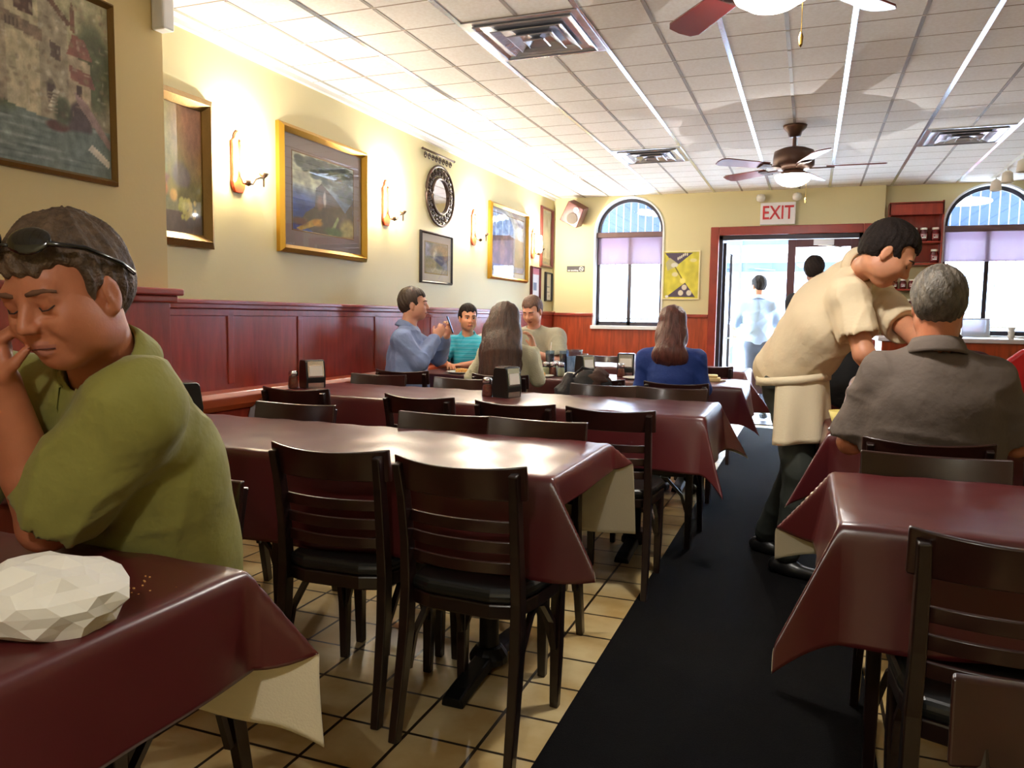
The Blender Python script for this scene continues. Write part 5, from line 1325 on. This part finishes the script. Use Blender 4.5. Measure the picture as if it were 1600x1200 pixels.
# 1. man in green at the near table
J = Jset(pel=(-1.385, 1.38, .58), chest=(-1.305, 1.235, .945), neck=(-1.250, 1.105, 1.150), shL=(-1.140, 1.075, 1.085), shR=(-1.49, 1.10, 1.085),
         head=(-1.232, 1.015, 1.288), face=(.16, -1, -.38), hup=(-.06, -.2, 1), elL=(-1.345, 1.045, .848), wrL=(-1.325, .955, 1.125),
         elR=(-1.60, 1.0, .85), wrR=(-1.42, .92, 1.10), handL=((.12, -.02, 1), (.5, .6, .1), 1, .95, .1, .5), handR=((.35, .1, 1), (.3, .8, 0), -1, .9, .1, .5),
         knL=(-1.30, .98, .55), knR=(-1.52, .98, .55), anL=(-1.30, 1.02, .10), anR=(-1.52, 1.02, .10), s=1.06, vox=.005, w=1.12, belly=.03, jaw=1.05, arms=1.18, toe=(0, -1, 0), neckr=.064, eyes='down', age=1, nose=1.02, brow=mat('soft_brown_brow', (104, 70, 50), .9))
sk1 = skin_mat((184, 114, 82))
root, T, Rh, J = person('man in an olive green shirt, sunglasses on his head, hand at his mouth', J, sk1, None)
J['_f'] = unit(V(0, -1, -.3))
m_olive = mat('olive_green_cotton', (138, 134, 62), .8, bump=1., bscale=11, var=.06, vscale=4, sheen=.1)
shirt(root, J, m_olive, 'short', .022, .0065, .009, 11, hem=((-1.4, 1.4, .50), (0, 0, -1)), sl_r=(.082, .090), cuff=.76, collar_h=.045)
trousers(root, J, mat('khaki_trousers', (96, 84, 60), .8))
hair_short(root, J['head'], Rh, J['s'], mat('greying_brown_hair', (88, 68, 50), .6, var=.45, vscale=50, bump=.6, bscale=130), 3, 1.03, .058, .0024, .005)
b = MB()   # sunglasses pushed up on the hair
for g in (-1, 1):
    b.tube([T(.075, g*.070, .100), T(.03, g*.093, .078), T(-.03, g*.097, .035), T(-.062, g*.088, .008)], .0045, 8)
b.tube([T(.082, -.012, .104), T(.086, 0, .107), T(.082, .012, .104)], .003, 8)
o = b.build('sunglasses_frame', mat('glossy_black_plastic', (16, 15, 18), .15, coat=.6), root, smooth=True); o.matrix_parent_inverse = Matrix.Translation(-Vector(root.location))
for g in (-1, 1):
    q = Body(); q.ell(T(.074, g*.040, .106), (.008, .037, .026), head_frame(Rh @ V(.72, g*.22, .70), Rh @ V(-.7, 0, .7)), 0); q.mesh('lens', mat('dark_lens', (14, 12, 12), .08, coat=.8), root, .0035)
q = Body(); q.cap(T(.075, -.064, .100), T(.075, .064, .100), .004, k=0)
# undershirt placket and sleeve seam are part of the shirt's look

# 2. waiter leaning over
J = Jset(pel=(-.065, 4.13, .975), chest=D(1283, 487, 3.86), neck=D(1348, 418, 3.60), shL=D(1325, 462, 3.52)+V(.13, .34, .01), shR=D(1325, 462, 3.52),
         head=D(1387, 398, 3.42), face=(.78, -.04, -.68), hup=(.6, .06, .8), elL=(.46, 3.80, 1.17), wrL=(.52, 3.72, .98), elR=D(1350, 553, 3.42), wrR=D(1395, 618, 3.45),
         handL=((.3, -.3, -.8), (0, 0, -1), -1, .4, .2, .8), handR=((.8, .25, -.5), (0, 0, -1), 1, .4, .2, .8),
         knL=(-.02, 4.14, .53), knR=(-.01, 3.98, .53), anL=(-.17, 4.33, .10), anR=(-.055, 3.99, .10), s=1.13, vox=.007, w=1.05, toe=(.8, -.35, 0), neckr=.058, arms=1.1, jaw=.95)
sk2 = skin_mat((206, 142, 108))
root, T, Rh, J = person('waiter in a cream shirt and white apron leaning over a table', J, sk2, None)
J['_f'] = unit(V(.9, -.3, -.5))
m_cream = mat('cream_cotton', (226, 206, 172), .8, bump=.9, bscale=11, var=.03, vscale=6)
def ex(b):
    b.cap((-.07, 4.12, 1.02), (.05, 4.0, 1.22), .175, .175, k=.06, flat=(V(.7, .5, 0), 1.15)); b.cap((-.19, 4.12, 1.02), (-.10, 4.12, 1.06), .07, .12, k=.05)
shirt(root, J, m_cream, 'short', .030, .0075, .007, 17, hem=((-.08, 4.08, .945), (.18, 0, -1)), sl_r=(.080, .086), cuff=.62, extra=ex, collar_h=.022)
trousers(root, J, mat('dark_green_black_jeans', (42, 46, 40), .8, var=.15), .009, .005)
hair_short(root, J['head'], Rh, J['s'], hairblk, 5, 1.03, .070, .0016, .006, back=-.032)
b = MB()   # apron: curved cloth round the hips
n, mz = 26, 14; vs = []
for j in range(mz+1):
    z = .985-.315*j/mz
    for i in range(n+1):
        a = -2.05+3.1*i/n; r = .178+.018*math.sin(a*7+1)*(j/mz)+.02*(j/mz); vs.append((-.065+r*math.cos(a)*.92, 4.065+r*1.02*math.sin(a), z+.02*math.cos(a)))
b.add(vs, [(j*(n+1)+i, j*(n+1)+i+1, (j+1)*(n+1)+i+1, (j+1)*(n+1)+i) for j in range(mz) for i in range(n)])
m_apron = mat('white_apron_cotton', (232, 216, 184), .85, bump=.15, bscale=120)
o = b.build('apron', m_apron, root, smooth=True); o.matrix_parent_inverse = Matrix.Translation(-Vector(root.location)); q = o.modifiers.new('solid', 'SOLIDIFY'); q.thickness = .004
b = MB(); b.sweep([(-.065+.18*math.cos(a)*.95, 4.065+.185*math.sin(a), .975+.02*math.cos(a)) for a in [i/24*2*PI for i in range(25)]], [(-.004, -.02), (.004, -.02), (.004, .02), (-.004, .02)])
o2 = b.build('apron_band', m_apron, root, smooth=True); o2.matrix_parent_inverse = Matrix.Translation(-Vector(root.location))

# 3. grey haired man from behind
J = Jset(pel=(.42, 3.19, .60), chest=(.425, 3.17, .92), neck=(.430, 3.16, 1.160), shL=(.265, 3.18, 1.055), shR=(.605, 3.18, 1.055),
         head=(.430, 3.185, 1.322), face=(.05, 1, -.12), elL=(.165, 3.20, .80), wrL=(.24, 3.45, .84), elR=(.71, 3.22, .83), wrR=(.60, 3.46, .85),
         handL=((.7, .6, 0), (0, 0, -1), -1, .4, .2, .8), handR=((-.7, .6, 0), (0, 0, -1), 1, .4, .2, .8),
         knL=(.31, 3.60, .55), knR=(.54, 3.60, .55), anL=(.31, 3.55, .10), anR=(.54, 3.55, .10), s=1.0, vox=.007, w=1.35, belly=.04, jaw=1.1, arms=1.15, neckr=.066, toe=(0, 1, 0))
sk3 = skin_mat((190, 118, 84))
root, T, Rh, J = person('heavy man with short grey hair in a charcoal polo, seen from behind', J, sk3, None)
J['_f'] = V(0, 1, 0)
m_char = mat('charcoal_jersey', (92, 80, 72), .85, bump=.9, bscale=10, var=.05, vscale=5)
shirt(root, J, m_char, 'short', .030, .0075, .009, 23, hem=((.42, 3.2, .52), (0, 0, -1)), sl_r=(.078, .086), cuff=.86, collar_h=.04)
trousers(root, J, mat('blue_jeans', (70, 80, 100), .8))
hair_short(root, J['head'], Rh, J['s'], mat('grey_hair', (88, 80, 70), .55, var=.55, vscale=42, bump=.7, bscale=110, stretch=(1, 1, .4)), 9, 1.10, .06, .0018, .005, back=-.075)

# 4. diner opposite, mostly hidden
J = Jset(pel=(.62, 4.50, .58), chest=(.62, 4.46, .90), neck=(.62, 4.42, 1.13), shL=(.79, 4.45, 1.04), shR=(.45, 4.45, 1.04), head=(.62, 4.38, 1.27), face=(0, -1, -.2),
         elL=(.85, 4.30, .86), wrL=(.70, 4.12, .84), elR=(.255, 4.38, .93), wrR=(.20, 4.14, .84), handL=((-.7, -.6, 0), (0, 0, -1), 1, .4, .2, .8), handR=((-.05, -.9, 0), (0, 0, -1), -1, .4, .2, .8),
         knL=(.72, 4.12, .55), knR=(.50, 4.12, .55), anL=(.72, 4.16, .10), anR=(.50, 4.16, .10), s=1., vox=.009, toe=(0, -1, 0), arms=1.15)
root, T, Rh, J = person('diner in a maroon shirt facing the grey haired man, only one arm showing', J, skin_mat((196, 150, 116)), None)
J['_f'] = V(0, -1, 0)
shirt(root, J, mat('maroon_jersey', (84, 36, 48), .85), 'short', .016, .010, .006, 29, hem=((.6, 4.5, .5), (0, 0, -1)), cuff=.8)
trousers(root, J, mat('black_trousers', (30, 30, 34), .8), .012)
hair_short(root, J['head'], Rh, J['s'], hairb, 5, 1.03, .06, .002, .009)

# 5. man in blue shirt with a phone
J = Jset(pel=(-2.875, 5.26, .60), chest=(-2.865, 5.27, .92), neck=(-2.875, 5.30, 1.165), shL=(-2.945, 5.44, 1.085), shR=(-2.835, 5.12, 1.07),
         head=(-2.840, 5.33, 1.335), face=(.93, .36, -.02), elL=(-2.775, 5.62, .93), wrL=(-2.635, 5.47, 1.09), elR=(-2.695, 5.14, .90), wrR=(-2.650, 5.33, 1.085),
         handL=((.35, .0, .9), (-.2, -.9, .2), 1, .8, .1, .6), handR=((.35, .35, .8), (-.3, .8, .3), -1, .9, .1, .6),
         knL=(-2.695, 5.72, .55), knR=(-2.495, 5.50, .55), anL=(-2.695, 5.72, .10), anR=(-2.495, 5.55, .10), s=1.02, vox=.007, w=1.28, belly=.03, toe=(.5, .7, 0), neckr=.060)
root, T, Rh, J = person('man in a light blue long sleeved shirt looking at the phone he holds', J, skin_mat((206, 148, 122)), None)
J['_f'] = V(.93, .36, 0)
m_blue = mat('light_blue_cotton', (120, 136, 176), .75, bump=1., bscale=13, var=.05, vscale=5)
shirt(root, J, m_blue, 'long', .018, .0075, .008, 31, hem=((-2.8, 5.3, .52), (0, 0, -1)), sl_r=(.076, .072))
trousers(root, J, mat('grey_blue_trousers', (96, 104, 128), .8), .011)
hair_short(root, J['head'], Rh, J['s'], hairb, 7, 1.04, .066, .0018, .006)
ph = MB().box((-.036, -.004, -.07), (.036, .005, .07)).build('smartphone', m_black, loc=(-2.58, 5.425, 1.185), rz=2.0, bevel=.004); ph.rotation_euler.x = -.35
MB().box((-.032, -.0062, -.062), (.032, -.0045, .062)).build('screen', mat('phone_screen', (150, 180, 230), .1, emit=(150, 185, 240), estr=.8), ph)
tag(ph, 'black smartphone held by the man in the blue shirt', 'phone')

# 6. boy in turquoise
J = Jset(pel=(-2.910, 6.50, .58), chest=(-2.890, 6.46, .86), neck=(-2.880, 6.43, 1.075), shL=(-2.720, 6.43, 1.00), shR=(-3.050, 6.44, 1.00),
         head=(-2.860, 6.39, 1.235), face=(.62, -.78, -.10), elL=(-2.650, 6.28, .84), wrL=(-2.770, 6.08, .83), elR=(-3.050, 6.22, .84), wrR=(-2.890, 6.04, .83),
         handL=((-.5, -.6, 0), (0, 0, -1), 1, .4, .2, .8), handR=((.5, -.6, 0), (0, 0, -1), -1, .4, .2, .8),
         knL=(-2.800, 6.08, .53), knR=(-3.000, 6.08, .53), anL=(-2.800, 6.1, .10), anR=(-3.000, 6.1, .10), s=.98, vox=.007, w=.92, toe=(0, -1, 0), neckr=.052, eyes='open', jaw=.92)
root, T, Rh, J = person('boy with short dark hair in a turquoise striped polo shirt', J, skin_mat((212, 152, 118)), None)
J['_f'] = V(.3, -.95, 0)
m_teal = mat('turquoise_stripe_jersey', (54, 172, 190), .8)
nt = m_teal.node_tree; g_ = nt.nodes.new('ShaderNodeNewGeometry'); sp = nt.nodes.new('ShaderNodeSeparateXYZ'); nt.links.new(g_.outputs['Position'], sp.inputs[0])
md = nt.nodes.new('ShaderNodeMath'); md.operation = 'PINGPONG'; md.inputs[1].default_value = .017; nt.links.new(sp.outputs[2], md.inputs[0])
rp = nt.nodes.new('ShaderNodeValToRGB'); rp.color_ramp.interpolation = 'CONSTANT'; mm = nt.nodes.new('ShaderNodeMath'); mm.operation = 'DIVIDE'; mm.inputs[1].default_value = .017; nt.links.new(md.outputs[0], mm.inputs[0]); nt.links.new(mm.outputs[0], rp.inputs[0])
rp.color_ramp.elements[0].color = (*lin((46, 168, 192)), 1); rp.color_ramp.elements[1].position = .6; rp.color_ramp.elements[1].color = (*lin((112, 208, 222)), 1)
e_ = rp.color_ramp.elements.new(.86); e_.color = (*lin((30, 120, 160)), 1); nt.links.new(rp.outputs[0], nt.nodes['Principled BSDF'].inputs['Base Color'])
shirt(root, J, m_teal, 'short', .012, .0075, .005, 37, hem=((-2.86, 6.5, .5), (0, 0, -1)), cuff=.7)
trousers(root, J, MATS['blue_jeans'], .012)
hair_short(root, J['head'], Rh, J['s'], hairblk, 8, 1.02, .068, .0014, .006)

# 7. white sleeved diner between boy and long haired woman
J = Jset(pel=(-2.84, 7.06, .58), chest=(-2.84, 7.06, .86), neck=(-2.84, 7.07, 1.08), shL=(-3.0, 7.06, 1.01), shR=(-2.68, 7.06, 1.01), head=(-2.84, 7.09, 1.22), face=(.2, .9, -.3),
         elL=(-3.03, 7.16, .84), wrL=(-2.94, 7.36, .83), elR=(-2.64, 7.16, .84), wrR=(-2.74, 7.36, .83), handL=((.3, .8, 0), (0, 0, -1), -1, .4, .2, .8), handR=((-.3, .8, 0), (0, 0, -1), 1, .4, .2, .8), s=.95, vox=.009, w=.9)
root, T, Rh, J = person('person in white at the table behind the boy, mostly hidden by long hair', J, skin_mat((214, 156, 124)), None)
J['_f'] = V(.2, .95, 0); J['knL'] = V(-2.93, 7.48, .53); J['knR'] = V(-2.75, 7.48, .53); J['anL'] = V(-2.93, 7.46, .1); J['anR'] = V(-2.75, 7.46, .1); J['toe'] = V(0, 1, 0)
shirt(root, J, mat('white_jersey', (226, 216, 208), .8), 'long', .012, .010, .005, 41, hem=((-2.8, 7., .5), (0, 0, -1)))
trousers(root, J, MATS['black_trousers'], .012)
hair_short(root, J['head'], Rh, J['s'], hairb, 8, 1.02, .06, .002, .009)

# 8. man in grey T-shirt
J = Jset(pel=(-2.27, 6.60, .60), chest=(-2.265, 6.53, .92), neck=(-2.265, 6.48, 1.165), shL=(-2.06, 6.50, 1.08), shR=(-2.46, 6.50, 1.075),
         head=(-2.265, 6.42, 1.305), face=(-.10, -.93, -.48), elL=(-1.985, 6.33, .87), wrL=(-2.16, 6.20, .95), elR=(-2.46, 6.32, .88), wrR=(-2.36, 6.14, .94),
         handL=((-.9, -.25, .0), (0, 0, -1), 1, .4, .2, .8), handR=((.8, -.35, .1), (0, 0, -1), -1, .5, .2, .8),
         knL=(-2.17, 6.14, .56), knR=(-2.38, 6.14, .56), anL=(-2.17, 6.2, .10), anR=(-2.38, 6.2, .10), s=1.0, vox=.007, w=1.05, toe=(0, -1, 0), neckr=.056)
root, T, Rh, J = person('man with cropped hair in a grey T-shirt looking down at the table', J, skin_mat((218, 158, 130)), None)
J['_f'] = V(0, -1, 0)
shirt(root, J, mat('heather_grey_jersey', (160, 156, 136), .85, var=.05, vscale=60), 'short', .018, .0075, .007, 43, hem=((-2.27, 6.6, .52), (0, 0, -1)), collar=False, cuff=.82, sl_r=(.082, .078))
trousers(root, J, MATS['blue_jeans'], .012)
hair_short(root, J['head'], Rh, J['s'], mat('cropped_brown_hair', (98, 70, 56), .6, var=.3, vscale=70, bump=.4, bscale=140), 8, 1.015, .070, .0012, .006)

# 9. long haired woman from behind
J = Jset(pel=(-2.03, 5.26, .58), chest=(-2.04, 5.27, .86), neck=(-2.05, 5.28, 1.06), shL=(-2.21, 5.28, .975), shR=(-1.89, 5.28, .975),
         head=(-2.06, 5.30, 1.215), face=(.1, 1, -.12), elL=(-2.33, 5.28, .80), wrL=(-2.28, 5.55, .84), elR=(-1.83, 5.34, .80), wrR=(-1.93, 5.52, 1.02),
         handL=((.4, .8, 0), (0, 0, -1), -1, .4, .2, .8), handR=((-.25, -.05, 1), (-.4, -.3, .2), 1, .5, .1, .6),
         knL=(-2.14, 5.68, .53), knR=(-1.93, 5.68, .53), anL=(-2.14, 5.66, .10), anR=(-1.93, 5.66, .10), s=.95, vox=.007, w=.85, toe=(0, 1, 0), neckr=.046, arms=.85, jaw=.9)
root, T, Rh, J = person('woman with very long dark hair in a cream knitted top, back turned', J, skin_mat((214, 160, 130)), None)
J['_f'] = V(0, 1, 0)
shirt(root, J, mat('cream_knit', (206, 200, 168), .9, bump=.5, bscale=120), 'long', .012, .0075, .006, 47, hem=((-2.03, 5.26, .50), (0, 0, -1)), collar=False, sl_r=(.060, .056))
trousers(root, J, MATS['black_trousers'], .012)
m_longhair = mat('long_dark_brown_hair', (70, 46, 36), .42, var=.4, vscale=45, bump=.8, bscale=100, stretch=(1, 1, .12))
def drops(amp, seed):
    def f(x, y, z): return amp*(np.sin(x*160+4*np.sin(z*9+seed))+np.sin(x*95+y*60+3*np.sin(z*6)))*.7
    return f
h = Body(); c = J['head']; TT = lambda f, l, u: c+Rh @ V(f, l, u)
h.ell(TT(-.02, 0, .04), (.106, .094, .092), Rh, 0)
h.chain([TT(-.05, 0, .02), TT(-.075, 0, -.10), V(-2.055, 5.155, .99), V(-2.055, 5.135, .84), V(-2.05, 5.145, .72)], [.115, .142, .152, .142, .07], .06, flat=(V(0, 1, 0), 2.2))
h.cap(TT(-.02, .075, -.0), V(-2.14, 5.19, .92), .03, .05, k=.03); h.cap(TT(-.02, -.075, -.0), V(-1.955, 5.20, .88), .03, .055, k=.03); h.cap(V(-1.955, 5.20, .9), V(-1.96, 5.21, .80), .045, .02, k=.03)
h.ell(TT(.085, 0, -.04), (.062, .066, .10), Rh, .01, 'sub'); h.cut(TT(.055, 0, 0), Rh @ V(1, 0, -.3))
h.mesh('hair', m_longhair, root, .0065, drops(.0022, 2))

# 10. woman in blue
J = Jset(pel=(-.845, 5.24, .58), chest=(-.85, 5.24, .86), neck=(-.855, 5.25, 1.06), shL=(-1.02, 5.25, .985), shR=(-.70, 5.25, .985),
         head=(-.86, 5.29, 1.215), face=(-.05, 1, -.15), elL=(-1.055, 5.28, .79), wrL=(-1.02, 5.53, .84), elR=(-.65, 5.28, .79), wrR=(-.70, 5.53, .84),
         handL=((.4, .8, 0), (0, 0, -1), -1, .4, .2, .8), handR=((-.4, .8, 0), (0, 0, -1), 1, .4, .2, .8),
         knL=(-.95, 5.66, .53), knR=(-.74, 5.66, .53), anL=(-.95, 5.62, .10), anR=(-.74, 5.62, .10), s=.97, vox=.007, w=.9, toe=(0, 1, 0), neckr=.048, arms=.95, jaw=.9)
root, T, Rh, J = person('woman with shoulder length auburn hair in a cobalt blue top, seen from behind', J, skin_mat((214, 160, 130)), None)
J['_f'] = V(0, 1, 0)
shirt(root, J, mat('cobalt_blue_jersey', (28, 58, 134), .75, bump=.9, bscale=12), 'long', .014, .0075, .006, 53, hem=((-.85, 5.24, .50), (0, 0, -1)), collar=False, sl_r=(.064, .062))
trousers(root, J, MATS['black_trousers'], .012)
h = Body(); c = J['head']; TT = lambda f, l, u: c+Rh @ V(f, l, u)
h.ell(TT(-.02, 0, .04), (.104, .090, .092), Rh, 0)
h.chain([TT(-.04, 0, .02), TT(-.055, 0, -.09), V(-.855, 5.165, 1.035)], [.092, .104, .10], .03, flat=(V(0, 1, 0), 1.35))
h.cap(V(-.915, 5.17, 1.01), V(-.79, 5.17, 1.005), .06, .06, k=.03, flat=(V(0, 1, 0), 1.5))
h.ell(TT(.085, 0, -.04), (.062, .066, .10), Rh, .01, 'sub'); h.cut(TT(.055, 0, 0), Rh @ V(1, 0, -.3))
h.mesh('hair', mat('auburn_hair', (92, 50, 44), .4, var=.35, vscale=45, bump=.8, bscale=100, stretch=(1, 1, .12)), root, .0065, drops(.002, 5))

# 11. man outside in the entry
J = Jset(pel=(-.60, 10.35, .97), chest=(-.62, 10.34, 1.27), neck=(-.62, 10.32, 1.52), shL=(-.82, 10.34, 1.43), shR=(-.43, 10.34, 1.43),
         head=(-.625, 10.35, 1.68), face=(-.55, .8, -.25), elL=(-.90, 10.36, 1.16), wrL=(-.90, 10.58, 1.06), elR=(-.36, 10.40, 1.16), wrR=(-.46, 10.60, 1.08),
         handL=((0, .9, -.1), (0, 0, -1), -1, .4, .2, .8), handR=((-.4, .8, -.1), (0, 0, -1), 1, .4, .2, .8),
         knL=(-.68, 10.36, .52), knR=(-.50, 10.36, .52), anL=(-.68, 10.36, .10), anR=(-.50, 10.36, .10), s=1., vox=.009, toe=(-.3, .9, 0))
root, T, Rh, J = person('man in a pale blue shirt standing in the bright entry with his back turned', J, skin_mat((200, 140, 110)), None)
J['_f'] = V(-.3, .9, 0)
shirt(root, J, mat('pale_blue_cotton', (176, 196, 228), .8), 'short', .022, .010, .008, 59, hem=((-.6, 10.35, .86), (0, 0, -1)), cuff=.9)
trousers(root, J, MATS['grey_blue_trousers'], .012)
hair_short(root, J['head'], Rh, J['s'], hairblk, 8, 1.05, .06, .003, .009)

# 12. person in black behind the waiter
J = Jset(pel=(.075, 7.95, .98), chest=(.06, 7.94, 1.28), neck=(.04, 7.92, 1.53), shL=(-.15, 7.94, 1.44), shR=(.24, 7.94, 1.44),
         head=(.02, 7.93, 1.73), face=(.2, 1, -.1), elL=(-.18, 7.98, 1.16), wrL=(-.10, 7.85, .98), elR=(.30, 7.96, 1.16), wrR=(.24, 7.84, .98),
         handL=((0, 0, -1), (.5, 0, 0), 1, .4, .2, .8), handR=((0, 0, -1), (-.5, 0, 0), -1, .4, .2, .8),
         knL=(-.0, 7.95, .52), knR=(.17, 7.95, .52), anL=(-.0, 7.95, .10), anR=(.17, 7.95, .10), s=1., vox=.01, toe=(.1, .9, 0))
root, T, Rh, J = person('person in dark clothes standing behind the waiter, top of the head showing', J, skin_mat((170, 120, 96)), None)
J['_f'] = V(0, 1, 0)
shirt(root, J, mat('black_jersey', (36, 36, 42), .85), 'long', .022, .011, .007, 61, hem=((.07, 7.9, .86), (0, 0, -1)), collar=False)
trousers(root, J, MATS['black_trousers'], .013)
hair_short(root, J['head'], Rh, J['s'], hairblk, 8, 1.08, .04, .003, .009)
